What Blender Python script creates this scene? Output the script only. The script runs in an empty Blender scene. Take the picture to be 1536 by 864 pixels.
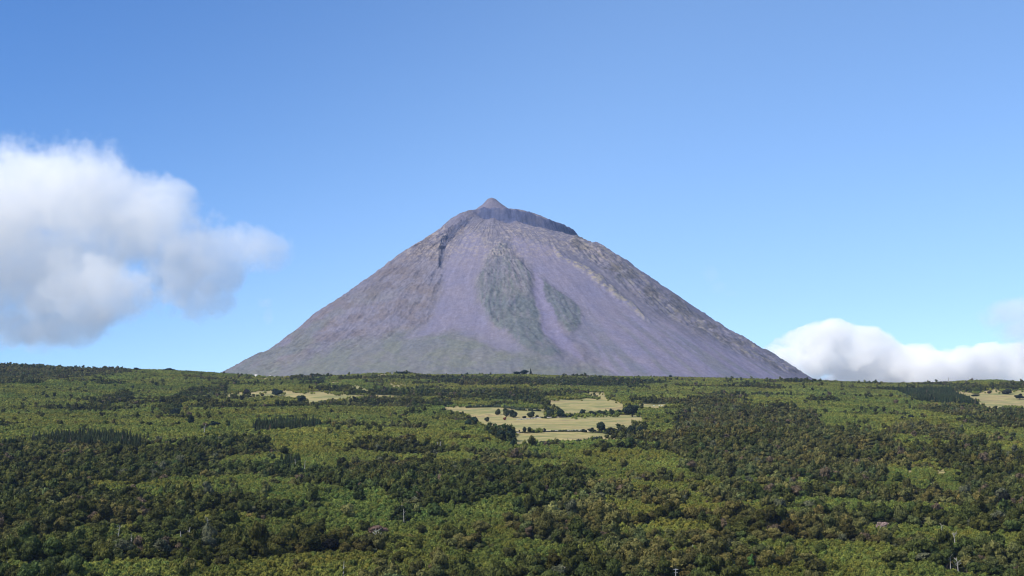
import bpy, math, random
import numpy as np
from mathutils import Vector, Matrix

S = bpy.context.scene
COL = S.collection
R = math.radians

# ------------------------------------------------------------------ camera
FPX = 2110.0                       # focal length in pixels of the 1536 px wide photograph
PITCH = math.atan(352.0 / FPX)
cam_d = bpy.data.cameras.new('camera')
cam_d.sensor_width = 36.0
cam_d.lens = 36.0 * FPX / 1536.0
cam_d.clip_start = 1.0
cam_d.clip_end = 200000.0
cam = bpy.data.objects.new('camera', cam_d)
COL.objects.link(cam)
cam.location = (0, 0, 0)
cam.rotation_euler = (math.pi / 2 + PITCH, 0, 0)
S.camera = cam

# ------------------------------------------------------------------ light
SUN = Vector((-0.72, -0.42, 0.86)).normalized()
sun_el = math.asin(SUN.z)
sun_az = math.atan2(SUN.x, SUN.y)
W = bpy.data.worlds.new('World')
S.world = W
W.use_nodes = True
wn, wl = W.node_tree.nodes, W.node_tree.links
wn.clear()
wo = wn.new('ShaderNodeOutputWorld')
bg = wn.new('ShaderNodeBackground')
sky = wn.new('ShaderNodeTexSky')
sky.sky_type = 'NISHITA'
sky.sun_disc = False
sky.sun_elevation = sun_el
sky.sun_rotation = sun_az
sky.altitude = 900
sky.air_density = 1.0
sky.dust_density = 0.0
sky.ozone_density = 3.0
bg.inputs['Strength'].default_value = 0.15
hsv = wn.new('ShaderNodeHueSaturation')
hsv.inputs['Saturation'].default_value = 1.10
hsv.inputs['Hue'].default_value = 0.503
wl.new(sky.outputs[0], hsv.inputs['Color'])
# upper-left darkening put into the sky colour, imitating polariser and vignette
tcw = wn.new('ShaderNodeTexCoord')
dt = wn.new('ShaderNodeVectorMath'); dt.operation = 'DOT_PRODUCT'
dt.inputs[1].default_value = Vector((-0.62, 0.62, 0.62)).normalized()
wl.new(tcw.outputs['Generated'], dt.inputs[0])
mrw = wn.new('ShaderNodeMapRange'); mrw.interpolation_type = 'SMOOTHSTEP'
mrw.inputs['From Min'].default_value = 0.66; mrw.inputs['From Max'].default_value = 0.96
wl.new(dt.outputs['Value'], mrw.inputs['Value'])
mxw = wn.new('ShaderNodeMix'); mxw.data_type = 'RGBA'; mxw.blend_type = 'MULTIPLY'
mxw.inputs[7].default_value = (.38, .60, .80, 1)
wl.new(mrw.outputs[0], mxw.inputs[0]); wl.new(hsv.outputs[0], mxw.inputs[6])
wl.new(mxw.outputs[2], bg.inputs['Color'])
wl.new(bg.outputs[0], wo.inputs['Surface'])
sun_d = bpy.data.lights.new('sun', 'SUN')
sun_d.energy = 4.5
sun_d.angle = R(0.5)
sun_d.color = (1.0, 0.935, 0.83)
sun = bpy.data.objects.new('sun', sun_d)
COL.objects.link(sun)
sun.rotation_euler = SUN.to_track_quat('Z', 'Y').to_euler()

S.view_settings.view_transform = 'Standard'
S.view_settings.look = 'None'
S.view_settings.exposure = 0.46
S.view_settings.gamma = 1.0
S.view_settings.use_curve_mapping = False
S.render.engine = 'CYCLES'
S.cycles.max_bounces = 26
S.cycles.diffuse_bounces = 2
S.cycles.glossy_bounces = 1
S.cycles.transmission_bounces = 2
S.cycles.transparent_max_bounces = 8
S.cycles.volume_bounces = 24
S.cycles.volume_step_rate = 1.0
S.cycles.volume_max_steps = 256
S.cycles.use_denoising = True
S.cycles.pixel_filter_type = 'BLACKMAN_HARRIS'
S.cycles.filter_width = 1.15

rng = np.random.default_rng(7)
random.seed(7)

# ------------------------------------------------------------------ helpers
cp, sp = math.cos(PITCH), math.sin(PITCH)

def project(x, y, z):
    """world -> position in the 1536x864 photograph (used to survey where things stand)"""
    f = y * cp + z * sp
    u = -y * sp + z * cp
    return 768 + FPX * x / f, 432 - FPX * u / f

def elev(y, py):
    return y * np.tan(PITCH + np.arctan((432 - py) / FPX))

def vnoise(x, y, seed=0):
    x = np.asarray(x, float); y = np.asarray(y, float)
    xi = np.floor(x).astype(np.int64); yi = np.floor(y).astype(np.int64)
    fx = x - xi; fy = y - yi
    fx = fx * fx * (3 - 2 * fx); fy = fy * fy * (3 - 2 * fy)
    def h(a, b):
        n = (a * 374761393 + b * 668265263 + seed * 1274126177) & 0xffffffff
        n = ((n ^ (n >> 13)) * 1274126177) & 0xffffffff
        n = ((n ^ (n >> 15)) * 2246822519) & 0xffffffff
        return ((n ^ (n >> 16)) & 0xffff) / 65535.0
    a = h(xi, yi); b = h(xi + 1, yi); c = h(xi, yi + 1); d = h(xi + 1, yi + 1)
    return (a + (b - a) * fx) * (1 - fy) + (c + (d - c) * fx) * fy

def fbm(x, y, seed=0, oct=4, gain=0.5):
    s = 0; a = 1.0; t = 0
    for o in range(oct):
        s = s + a * vnoise(x * 2 ** o + 17.3 * o, y * 2 ** o - 9.1 * o, seed + o)
        t += a; a *= gain
    return s / t

def sstep(a, b, x):
    t = np.clip((x - a) / (b - a), 0, 1)
    return t * t * (3 - 2 * t)

def in_poly(px, py, poly):
    px = np.asarray(px); py = np.asarray(py)
    c = np.zeros(px.shape, bool)
    n = len(poly)
    for i in range(n):
        x1, y1 = poly[i]; x2, y2 = poly[(i + 1) % n]
        cond = ((y1 > py) != (y2 > py))
        xi = (x2 - x1) * (py - y1) / ((y2 - y1) if y2 != y1 else 1e-9) + x1
        c ^= cond & (px < xi)
    return c

def sd_poly(px, py, poly):
    """signed distance, positive inside"""
    d = np.full(np.shape(px), 1e9)
    n = len(poly)
    for i in range(n):
        x1, y1 = poly[i]; x2, y2 = poly[(i + 1) % n]
        dx, dy = x2 - x1, y2 - y1
        t = np.clip(((px - x1) * dx + (py - y1) * dy) / (dx * dx + dy * dy + 1e-9), 0, 1)
        d = np.minimum(d, np.hypot(px - x1 - t * dx, py - y1 - t * dy))
    return np.where(in_poly(px, py, poly), d, -d)

def mesh_from(name, verts, faces=None, quads=None):
    me = bpy.data.meshes.new(name)
    verts = np.asarray(verts, np.float32)
    me.vertices.add(len(verts))
    me.vertices.foreach_set('co', verts.ravel())
    if quads is not None:
        q = np.asarray(quads, np.int32)
        me.loops.add(q.size)
        me.loops.foreach_set('vertex_index', q.ravel())
        me.polygons.add(len(q))
        me.polygons.foreach_set('loop_start', np.arange(0, q.size, q.shape[1], dtype=np.int32))
    me.update(calc_edges=True)
    return me

def set_attr(me, name, typ, dom, data):
    a = me.attributes.new(name, typ, dom)
    key = {'FLOAT_COLOR': 'color', 'FLOAT_VECTOR': 'vector'}.get(typ, 'value')
    a.data.foreach_set(key, np.asarray(data, np.float32 if typ != 'INT' else np.int32).ravel())
    return a

def smooth(me):
    me.polygons.foreach_set('use_smooth', np.ones(len(me.polygons), bool))

def add(name, me, mat=None, parent=None, kind=None, label=None, cat=None, group=None):
    o = bpy.data.objects.new(name, me)
    COL.objects.link(o)
    if mat is not None and me is not None and not me.materials:
        me.materials.append(mat)
    if parent is not None: o.parent = parent
    if kind: o['kind'] = kind
    if label: o['label'] = label
    if cat: o['category'] = cat
    if group: o['group'] = group
    return o

def new_mat(name, rough=0.9):
    m = bpy.data.materials.new(name)
    m.use_nodes = True
    n = m.node_tree.nodes; l = m.node_tree.links
    b = n['Principled BSDF']
    b.inputs['Roughness'].default_value = rough
    b.inputs['Specular IOR Level'].default_value = 0.06
    return m, n, l, b

# ------------------------------------------------------------------ the hillside
YR = 4500.0
RIDGE = np.array([(-400, 545), (0, 546), (60, 548), (130, 552), (200, 553), (250, 554), (330, 558), (365, 561), (430, 563), (520, 562), (560, 559),
                  (600, 558), (640, 561), (700, 561), (780, 560), (820, 562), (860, 563), (1000, 565), (1100, 567), (1215, 570), (1330, 574), (1400, 573),
                  (1440, 570), (1480, 569), (1536, 574), (1900, 580)], float)

def terrain(x, y):
    x = np.asarray(x, float); y = np.asarray(y, float)
    pxr = 768 + FPX * x / (YR * 1.02)
    ry = np.interp(pxr, RIDGE[:, 0], RIDGE[:, 1]) + 3.0
    zr = elev(YR, ry)
    t = (y - 900) / (YR - 900)
    zb = -34 + (zr + 34) * (0.94 * t + 0.06 * np.clip(t, 0, 2) ** 2)
    w = sstep(500, 1300, y) * (1 - 0.85 * sstep(3600, 4350, y))
    und = (fbm(x / 620 + 3.1, y / 330, 11, 3) - 0.5) * 26 * w
    und = und + (fbm(x / 210, y / 120 + 5, 23, 2) - 0.5) * 7 * w
    zb = zb + und
    # beyond the crest the ground falls away to the plateau the mountain stands on
    back = zr - (y - YR) * 0.07
    plate = 405 + (fbm(x / 900, y / 900, 31, 3) - 0.5) * 40
    zbk = np.maximum(back, plate)
    k = sstep(YR - 60, YR + 60, y)
    return zb * (1 - k) + zbk * k

def unproject(px, py, y0=700.0, y1=4650.0):
    """first point of the hillside seen at this place of the photograph"""
    ys = np.arange(y0, y1, 4.0)
    t = (432 - py) / FPX
    z = ys * math.tan(PITCH + math.atan(t))
    f = ys * cp + z * sp
    xs = (px - 768) / FPX * f
    h = terrain(xs, ys)
    hit = np.nonzero(h >= z)[0]
    i = hit[0] if len(hit) else int(np.argmin(z - h))
    return float(xs[i]), float(ys[i]), float(h[i])

MEADOWS = [
    [(816, 599), (850, 600), (876, 598), (910, 598), (928, 602), (937, 608), (934, 616), (894, 619), (853, 622), (838, 618), (829, 610)],
    [(660, 611), (676, 610), (712, 607), (730, 610), (746, 610), (780, 614), (816, 613), (818, 623), (800, 629), (855, 626), (895, 624), (936, 622), (962, 623),
     (968, 638), (930, 642), (894, 644), (816, 646), (774, 649), (764, 641), (725, 641), (712, 630), (700, 620), (672, 614)],
    [(957, 605), (1001, 607), (1000, 610), (960, 611)],
    [(772, 651), (816, 648), (868, 647), (905, 650), (931, 655), (900, 657), (873, 661), (842, 662), (810, 664), (790, 665), (770, 672)],
    [(340, 586), (404, 584), (430, 584), (457, 587), (496, 588), (525, 592), (555, 594), (535, 600), (500, 603), (463, 607), (457, 598), (426, 594), (379, 594), (340, 595)],
    [(560, 592), (600, 594), (598, 598), (566, 599)],
    [(376, 562), (434, 563), (438, 567), (399, 571), (376, 567)],
    [(455, 561), (506, 561.5), (506, 564), (455, 563.5)],
    [(533, 557), (560, 556), (592, 558), (590, 563), (560, 564), (540, 562)],
    [(574, 575), (600, 571), (620, 571), (619, 576), (600, 580), (576, 582)],
    [(484, 571), (512, 572), (512, 576), (486, 576)],
    [(530, 574), (548, 580), (560, 586), (545, 588), (526, 582)],
    [(873, 588), (905, 589), (909, 594), (904, 596), (890, 593)],
    [(1426, 587), (1438, 586.5), (1467, 590.5), (1480, 586), (1493, 584), (1502, 588), (1519, 586), (1560, 584), (1560, 612), (1536, 613), (1522, 609.5), (1506, 608), (1502, 613),
     (1488, 613), (1478, 609), (1465, 602.5), (1453, 598), (1442, 593)],
    [(1398, 706), (1412, 704), (1424, 707), (1420, 711), (1402, 713)],
    [(1358, 707), (1366, 705), (1371, 709), (1363, 712)],
    [(1392, 724), (1404, 723), (1404, 728), (1394, 729)],
    [(1090, 841), (1106, 838), (1112, 846), (1094, 849)],
]
def meadow_mask(px, py, grow=0.0):
    m = np.full(np.shape(px), -1e9)
    dn = np.interp(py, [560, 620, 700, 850], [2.2, 3.4, 5, 6])
    for i, p in enumerate(MEADOWS):
        x0 = min(q[0] for q in p) - 12; x1 = max(q[0] for q in p) + 12
        y0 = min(q[1] for q in p) - 8; y1 = max(q[1] for q in p) + 12
        s = (px > x0) & (px < x1) & (py > y0) & (py < y1)
        if s.any():
            m[s] = np.maximum(m[s], np.maximum(sd_poly(px[s], py[s], p), sd_poly(px[s], py[s] - dn[s], p)))
    return m

def edge_wob(x, y):
    return (fbm(x / 22, y / 34, 41, 3) - 0.5) * 3.4

def grid_axis(lo, hi, d0, d1, step, growth=1.35):
    a = list(np.arange(d0, d1 + 0.1, step))
    s = step; v = a[-1]
    while v < hi:
        s = min(s * growth, 400); v += s; a.append(v)
    s = step; v = a[0]; pre = []
    while v > lo:
        s = min(s * growth, 400); v -= s; pre.append(v)
    return np.array(pre[::-1] + a)

gx = grid_axis(-9000, 9000, -1850, 1850, 6.0)
gy = grid_axis(-400, 13500, 820, 4700, 6.0)
GX, GY = np.meshgrid(gx, gy)
GZ = terrain(GX, np.maximum(GY, 60))
PX, PY = project(GX, np.maximum(GY, 60), GZ)
md = meadow_mask(PX.ravel(), PY.ravel()).reshape(PX.shape)
md = np.where((GY > 850) & (GY < 4560), md, -1e9)
md = md + edge_wob(GX, GY)
mead = sstep(-0.8, 0.8, md)
nx, ny = len(gx), len(gy)
idx = np.arange(nx * ny).reshape(ny, nx)
quads = np.stack([idx[:-1, :-1], idx[:-1, 1:], idx[1:, 1:], idx[1:, :-1]], -1).reshape(-1, 4)
tm = mesh_from('terrain', np.stack([GX, GY, GZ], -1).reshape(-1, 3), quads=quads)
smooth(tm)
set_attr(tm, 'meadow', 'FLOAT', 'POINT', mead)

m_ground, n, l, b = new_mat('hillside_ground')
geo = n.new('ShaderNodeNewGeometry')
at = n.new('ShaderNodeAttribute'); at.attribute_name = 'meadow'
def noise(n, l, vec, scale, detail=4, rough=0.55, dist=0):
    t = n.new('ShaderNodeTexNoise'); t.inputs['Scale'].default_value = scale; t.inputs['Detail'].default_value = detail
    t.inputs['Roughness'].default_value = rough; t.inputs['Distortion'].default_value = dist
    l.new(vec, t.inputs['Vector']); return t
def ramp(n, l, fac, stops):
    r = n.new('ShaderNodeValToRGB')
    e = r.color_ramp.elements
    while len(e) < len(stops): e.new(0.5)
    for q, (p, c) in zip(e, stops):
        q.position = p; q.color = (*c, 1) if len(c) == 3 else c
    l.new(fac, r.inputs[0]); return r
def mixc(n, l, fac, a, b_, mode='MIX'):
    m = n.new('ShaderNodeMix'); m.data_type = 'RGBA'; m.blend_type = mode
    for k, v in ((0, fac), (6, a), (7, b_)):
        if isinstance(v, (int, float)): m.inputs[k].default_value = v
        elif isinstance(v, tuple): m.inputs[k].default_value = (*v, 1)
        else: l.new(v, m.inputs[k])
    return m.outputs[2]
mp = n.new('ShaderNodeMapping'); l.new(geo.outputs['Position'], mp.inputs['Vector']); mp.inputs['Scale'].default_value = (.6, 1.3, 1)
n1 = noise(n, l, mp.outputs[0], 0.016, 7, 0.68, 0.8)
n2 = noise(n, l, mp.outputs[0], 0.09, 5, 0.7)
grass = ramp(n, l, n1.outputs[0], [(0.40, (0.13, 0.155, 0.05)), (0.47, (0.25, 0.235, 0.08)), (0.54, (0.42, 0.325, 0.135)), (0.62, (0.20, 0.15, 0.075))])
grass2 = mixc(n, l, 0.42, grass.outputs[0], ramp(n, l, n2.outputs[0], [(0.3, (0.10, 0.10, 0.04)), (0.7, (0.36, 0.30, 0.15))]).outputs[0])
scrub = ramp(n, l, n2.outputs[0], [(0.3, (0.018, 0.022, 0.010)), (0.55, (0.045, 0.055, 0.018)), (0.8, (0.08, 0.085, 0.035))])
l.new(mixc(n, l, at.outputs['Fac'], scrub.outputs[0], grass2), b.inputs['Base Color'])
bp = n.new('ShaderNodeBump'); bp.inputs['Strength'].default_value = 0.6; bp.inputs['Distance'].default_value = 1.5
l.new(n2.outputs[0], bp.inputs['Height']); l.new(bp.outputs[0], b.inputs['Normal'])
add('terrain', tm, m_ground, kind='structure')

# ------------------------------------------------------------------ the mountain
MC_Y = 9000.0
def sil(px, py):
    z = elev(MC_Y, np.asarray(py, float)); f = MC_Y * cp + z * sp
    return (np.asarray(px, float) - 768) / FPX * f, z
CX = float(sil(739, 400)[0])
Ls = [(736.0, 297), (731.0, 299), (724.0, 307), (716.0, 313), (711.0, 317), (697.0, 321.5), (689.9, 323.6), (676.5, 330.3), (660.4, 345.4), (647.8, 355.5), (629.3, 369), (611.3, 380.6), (588.9, 395.7), (561.3, 419), (526.2, 444.4), (497.1, 466), (473.6, 481), (445.6, 506.5), (425.4, 523), (401.3, 540), (384.1, 550), (371.5, 556)]
Rs = [(739.0, 297), (744.0, 299), (752.0, 306), (763.0, 314), (773.6, 320.2), (786.0, 321.5), (797.9, 323.6), (816.0, 330), (832.5, 338.7), (852.5, 346.4), (863.1, 350), (888.5, 364), (918.8, 379), (945.6, 397), (968.5, 416), (992.0, 434), (1019.0, 453), (1037.9, 468), (1065.6, 488.5), (1093.0, 509), (1112.9, 521.6), (1138.3, 536.7), (1162.9, 552), (1183.8, 566)]
def prof(P, sgn):
    x, z = sil([p[0] for p in P], [p[1] for p in P])
    r = list(np.abs(x - CX)); z = list(z)
    r[0] = 0 if r[0] < 8 else r[0]
    s = (z[-3] - z[-1]) / (r[-1] - r[-3])
    rr, zz = r[-1], z[-1]
    for k in range(14):
        s *= 0.95; rr += 170; zz -= s * 170
        r.append(rr); z.append(zz)
    return np.array(r), np.array(z)
rL, zL = prof(Ls, -1); rR, zR = prof(Rs, 1)
# polar mesh, dense on the side towards the valley
th = np.concatenate([np.linspace(R(-205), R(25), 1000), np.linspace(R(25), R(155), 90)[1:-1]])
rr = np.concatenate([np.linspace(0, 700, 190), np.linspace(700, 2600, 330)[1:], np.linspace(2600, 4300, 50)[1:]])
TH, RR = np.meshgrid(th, rr)
def mtn_height(TH, RR):
    w = 0.5 + 0.5 * np.cos(TH)
    w = sstep(0.0, 1.0, w)
    H = np.interp(RR, rL, zL) * (1 - w) + np.interp(RR, rR, zR) * w
    thd = np.degrees(TH)
    thd = np.where(thd < -180, thd + 360, thd)
    return H, thd
H0, THD = mtn_height(TH, RR)
MX = CX + RR * np.cos(TH); MY = MC_Y + RR * np.sin(TH)
# crater rim cliff
Rc = np.interp(THD, [-180, -130, -110, -90, -65, -40, -15, 0, 20], [150, 150, 165, 190, 270, 390, 500, 560, 560])
Rc = Rc + (fbm(TH * 3.2, TH * 0, 77, 4, .45) - 0.5) * 60 + (fbm(MX / 40, MY / 40, 97, 3) - .5) * 18
cliffw = sstep(-135, -108, THD) * (1 - sstep(-6, 8, THD))
dropped = cliffw * sstep(0, 52, RR - Rc)
lower = -(62 + 30 * fbm(TH * 7, RR / 300, 79, 2)) * dropped * np.exp(-np.clip(RR - Rc, 0, None) / 420)
# plateau in front of the little cone
plat = cliffw * sstep(120, 170, RR) * (1 - sstep(-8, 6, RR - Rc))
H = H0 + lower
pxm, pym = project(MX, MY, H)

wx = (fbm(MX / 110, H / 110, 51, 6, .62) - 0.5) * 20
wy = (fbm(MX / 110 + 9, H / 110, 52, 6, .62) - 0.5) * 26
qx, qy = pxm + wx, pym + wy * 0.6
front = (TH < 0) & (TH > -math.pi)
def pm(poly, soft=3.0):
    x0 = min(q[0] for q in poly) - 30; x1 = max(q[0] for q in poly) + 30
    y0 = min(q[1] for q in poly) - 30; y1 = max(q[1] for q in poly) + 30
    out = np.zeros(qx.shape)
    s = (qx > x0) & (qx < x1) & (qy > y0) & (qy < y1)
    out[s] = sstep(-soft, soft, sd_poly(qx[s], qy[s], poly))
    return out * front
ribA = pm([(755, 362), (768, 378), (780, 395), (793, 415), (800, 440), (806, 465), (812, 490), (820, 508), (832, 522), (840, 534), (825, 540), (805, 536), (788, 528), (765, 508),
           (745, 490), (730, 470), (719, 450), (716, 430), (722, 405), (735, 382)], 4)
ribB = pm([(806, 415), (822, 428), (840, 440), (855, 452), (867, 464), (873, 480), (871, 494), (863, 506), (852, 498), (840, 482), (826, 465), (818, 445)], 3.5)
scree1 = pm([(700, 345), (716, 352), (735, 372), (722, 395), (712, 425), (716, 455), (730, 478), (748, 500), (770, 516), (785, 530), (760, 528), (730, 515), (700, 505), (670, 490), (640, 498), (612, 505),
             (640, 480), (662, 450), (664, 420), (668, 390), (690, 365)], 6)
scree2 = pm([(800, 402), (812, 420), (822, 450), (838, 485), (852, 508), (862, 520), (880, 545), (862, 535), (838, 522), (818, 500), (808, 470), (802, 440)], 2.5)
scree3 = pm([(768, 352), (800, 360), (830, 372), (870, 405), (920, 440), (975, 475), (1040, 505), (1110, 535), (1180, 562), (1180, 590), (940, 580), (905, 545), (878, 515), (868, 508), (876, 480), (860, 455),
             (835, 432), (806, 410), (790, 385), (770, 368)], 5)
lbase = pm([(350, 560), (450, 535), (540, 512), (610, 498), (680, 492), (740, 508), (790, 530), (850, 548), (930, 556), (1010, 560), (1100, 566), (1100, 640), (350, 640)], 14)
pink = pm([(705, 318), (737, 296), (776, 320), (745, 324)], 3)
pinkL = pm([(650, 352), (690, 322), (704, 322), (690, 334), (670, 350), (640, 370)], 4)
dgully = pm([(712, 322), (706, 334), (694, 340), (686, 348), (672, 366), (666, 384), (664, 398), (658, 396), (660, 378), (668, 358), (680, 340), (694, 328)], 2.5)
yel = pm([(826, 366), (838, 378), (870, 398), (905, 418), (930, 440), (960, 466), (975, 482), (960, 474), (925, 446), (895, 424), (860, 402), (838, 388)], 3)
rrock = pm([(862, 352), (900, 366), (960, 408), (1040, 464), (1120, 512), (1215, 566), (1150, 548), (1090, 520), (1030, 488), (980, 462), (930, 424), (880, 390), (850, 366)], 5)
lflank = front * (1 - pm([(700, 340), (686, 355), (664, 400), (660, 440), (645, 470), (610, 498), (540, 520), (350, 575), (1300, 640), (1300, 250), (740, 250)], 6))

def soft(m, k=6):
    for _ in range(k):
        m = (m + np.roll(m, 2, 1) + np.roll(m, -2, 1) + np.roll(m, 2, 0) + np.roll(m, -2, 0)) / 5
    return m
# relief: radial gullies, rock lumps, ribs standing proud
bend = (fbm(MX / 260, MY / 260, 103, 3) - .5)
rad = fbm(TH * 34 + 0.0009 * RR + bend * 5, RR / 520, 61, 4, 0.6) - 0.5
rad2 = fbm(TH * 90 + bend * 12, RR / 220, 62, 3, 0.6) - 0.5
lump = fbm(MX / 34, MY / 34, 63, 5, 0.62) - 0.5
lump2 = fbm(MX / 14, MY / 14, 66, 3, 0.65) - 0.5
amp = sstep(150, 500, RR) * (1 - 0.6 * sstep(2200, 3600, RR))
sm = np.clip(scree1 + scree2 + scree3, 0, 1)
rough = np.clip(0.35 + lflank * 0.5 + ribA * 0.55 * (1 - sstep(480, 560, pym)) + rrock * 0.9 + ribB * 0.5, 0, 1.3) * (1 - 0.85 * sm * (1 - ribA))
D = amp * (rad * 26 * (0.25 + 0.75 * rough) + rad2 * 9 * rough) + lump * (2 + 24 * rough) * sstep(60, 300, RR) + lump2 * (0.5 + 6 * rough)
D = D + amp * (soft(ribA) * 20 + soft(ribB) * 14 - soft(scree1) * 8 - dgully * 24 + yel * 14 + rrock * 6)
cl = np.exp(-((RR - Rc - 8) / 22.0) ** 2) * cliffw
outc = sstep(.60, .74, fbm(TH * 40 + bend * 4, RR / 130, 107, 4, .6))
D = D + outc * 8 * rough * sstep(250, 500, RR) * (1 - sstep(1500, 2000, RR))
D = D * np.where(RR < 160, 0.7, 1)
H = H + D + cl * (fbm(MX / 30, MY / 30 + H0 / 30, 64, 4) - 0.5) * 36
pxm, pym = project(MX, MY, H)

# vegetation thins out raggedly at its edges, following the runnels
rag = (fbm(TH * 150, RR / 130, 101, 4, .65) - .5) * 1.1 + (fbm(MX / 14, H / 12, 102, 3, .7) - .5) * .9
ribAc = sstep(.28, .72, soft(ribA, 5) + rag * .5) * (soft(ribA, 5) > .04)
ribBc = sstep(.26, .70, soft(ribB, 4) + rag * .45) * (soft(ribB, 4) > .05)
def C(r, g, b_): return np.array([r, g, b_])
n_a = fbm(MX / 90, H / 60, 71, 5, 0.6)
n_b = fbm(TH * 110, RR / 90, 72, 4, 0.65)
n_c = fbm(MX / 16, H / 12, 73, 3, 0.7)
n_d = fbm(TH * 420, RR / 110, 74, 3, 0.65)
base = C(.130, .120, .144)[None, None] * np.ones(H.shape + (1,))
def lay(base, col, m, ns=None):
    if ns is not None: m = m * np.clip(0.5 + ns * 1.0, 0, 1)
    return base * (1 - m[..., None]) + col * m[..., None]
base = lay(base, C(.118, .102, .108), lflank * sstep(.40, .62, n_a) * .9)
base = lay(base, C(.105, .118, .100), lflank * sstep(.45, .70, fbm(MX / 200, H / 160, 75, 4)) * sstep(400, 520, pym) * .6)
base = lay(base, C(.150, .138, .184), np.clip(scree1, 0, 1) * .9)
base = lay(base, C(.166, .150, .196), np.clip(scree3, 0, 1) * .9)
base = lay(base, C(.110, .118, .110), scree3 * sstep(.52, .66, fbm(TH * 30, RR / 700, 78, 4)) * .55 * sstep(430, 540, pym))
base = lay(base, C(.122, .128, .108), lbase * (.60 + .35 * sstep(.4, .6, n_a)) * (1 - .85 * scree3) * (1 - scree1 * .6))
base = lay(base, C(.146, .132, .150), ribAc * .8)
base = lay(base, C(.096, .106, .104), ribAc * np.clip(.40 + .6 * sstep(390, 470, pym) + (n_b - .5) * 2.0, 0, 1))
base = lay(base, C(.092, .104, .098), ribBc * np.clip(.75 + (n_b - .5) * 1.5, 0, 1))
base = lay(base, C(.156, .140, .192), scree2)
base = lay(base, C(.134, .124, .158), np.clip(pink + pinkL, 0, 1) * .8)
base = lay(base, C(.25, .215, .150), yel * sstep(.42, .58, n_c) * .85)
base = lay(base, C(.20, .180, .130), rrock * sstep(.52, .68, n_b) * .6)
base = lay(base, C(.085, .078, .070), rrock * sstep(.50, .64, n_a) * .75)
# thin straw-coloured edges along the ribs
edge = np.clip(1 - np.abs(ribA - .5) * 2, 0, 1) * sstep(.45, .6, n_b) * front
base = lay(base, C(.19, .165, .165), edge * .3 * (1 - sstep(500, 540, pym)))
# pale rock below the crater
tp = front * sstep(330, 345, pym) * (1 - sstep(372, 405, pym)) * sstep(.5, .62, n_c)
base = lay(base, C(.25, .21, .17), tp * .45)
# dark cliff rock, with the face's blue shade painted into its colour
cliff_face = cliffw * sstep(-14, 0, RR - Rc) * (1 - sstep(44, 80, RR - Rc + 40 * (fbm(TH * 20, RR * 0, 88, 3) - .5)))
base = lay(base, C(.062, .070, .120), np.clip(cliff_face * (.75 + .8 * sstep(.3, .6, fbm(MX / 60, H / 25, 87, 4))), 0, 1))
base = lay(base, C(.045, .055, .090), cliff_face * pm([(838, 338), (852, 343), (868, 352), (872, 364), (858, 362), (846, 356), (838, 350)], 3))  # deeper shade painted on the right end of the cliff
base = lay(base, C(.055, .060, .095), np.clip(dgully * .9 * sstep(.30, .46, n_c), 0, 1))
spk = (n_c - .5) * .6 * (.12 + rough) + (n_d - .5) * .20 + (fbm(TH * 60 + (n_a - .5) * 3.2, RR / 420, 99, 4, .6) - .5) * .30 * (1 - .4 * rough)
base = base * np.clip(1 + spk, .45, 1.7)[..., None]

ny_, nx_ = H.shape
idx = np.arange(nx_ * ny_).reshape(ny_, nx_)
idx2 = np.concatenate([idx, idx[:, :1]], 1)
quads = np.stack([idx2[:-1, :-1], idx2[1:, :-1], idx2[1:, 1:], idx2[:-1, 1:]], -1).reshape(-1, 4)
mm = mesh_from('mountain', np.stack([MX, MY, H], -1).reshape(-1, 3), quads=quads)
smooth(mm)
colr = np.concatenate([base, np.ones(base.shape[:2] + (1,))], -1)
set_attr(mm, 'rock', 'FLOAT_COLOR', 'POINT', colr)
m_rock, n, l, b = new_mat('volcano_rock', 0.95)
geo = n.new('ShaderNodeNewGeometry')
at = n.new('ShaderNodeAttribute'); at.attribute_name = 'rock'
n1 = noise(n, l, geo.outputs['Position'], 0.035, 6, 0.7)
n2 = noise(n, l, geo.outputs['Position'], 0.006, 5, 0.6)
r1 = ramp(n, l, n1.outputs[0], [(0.32, (.86, .86, .86)), (0.68, (1.14, 1.14, 1.14))])
r2 = ramp(n, l, n2.outputs[0], [(0.35, (.93, .95, 1.0)), (0.65, (1.07, 1.03, .97))])
n3 = noise(n, l, geo.outputs['Position'], 0.11, 4, 0.7)
r3 = ramp(n, l, n3.outputs[0], [(0.3, (.84, .84, .84)), (0.7, (1.16, 1.16, 1.16))])
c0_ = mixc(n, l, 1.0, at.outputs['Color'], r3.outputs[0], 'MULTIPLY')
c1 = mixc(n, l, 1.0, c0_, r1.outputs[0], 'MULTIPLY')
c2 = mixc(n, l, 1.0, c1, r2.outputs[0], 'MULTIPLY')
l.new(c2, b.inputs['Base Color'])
bp = n.new('ShaderNodeBump'); bp.inputs['Strength'].default_value = 0.35; bp.inputs['Distance'].default_value = 5
l.new(n1.outputs[0], bp.inputs['Height']); l.new(bp.outputs[0], b.inputs['Normal'])
add('mountain', mm, m_rock, kind='structure')

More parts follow.
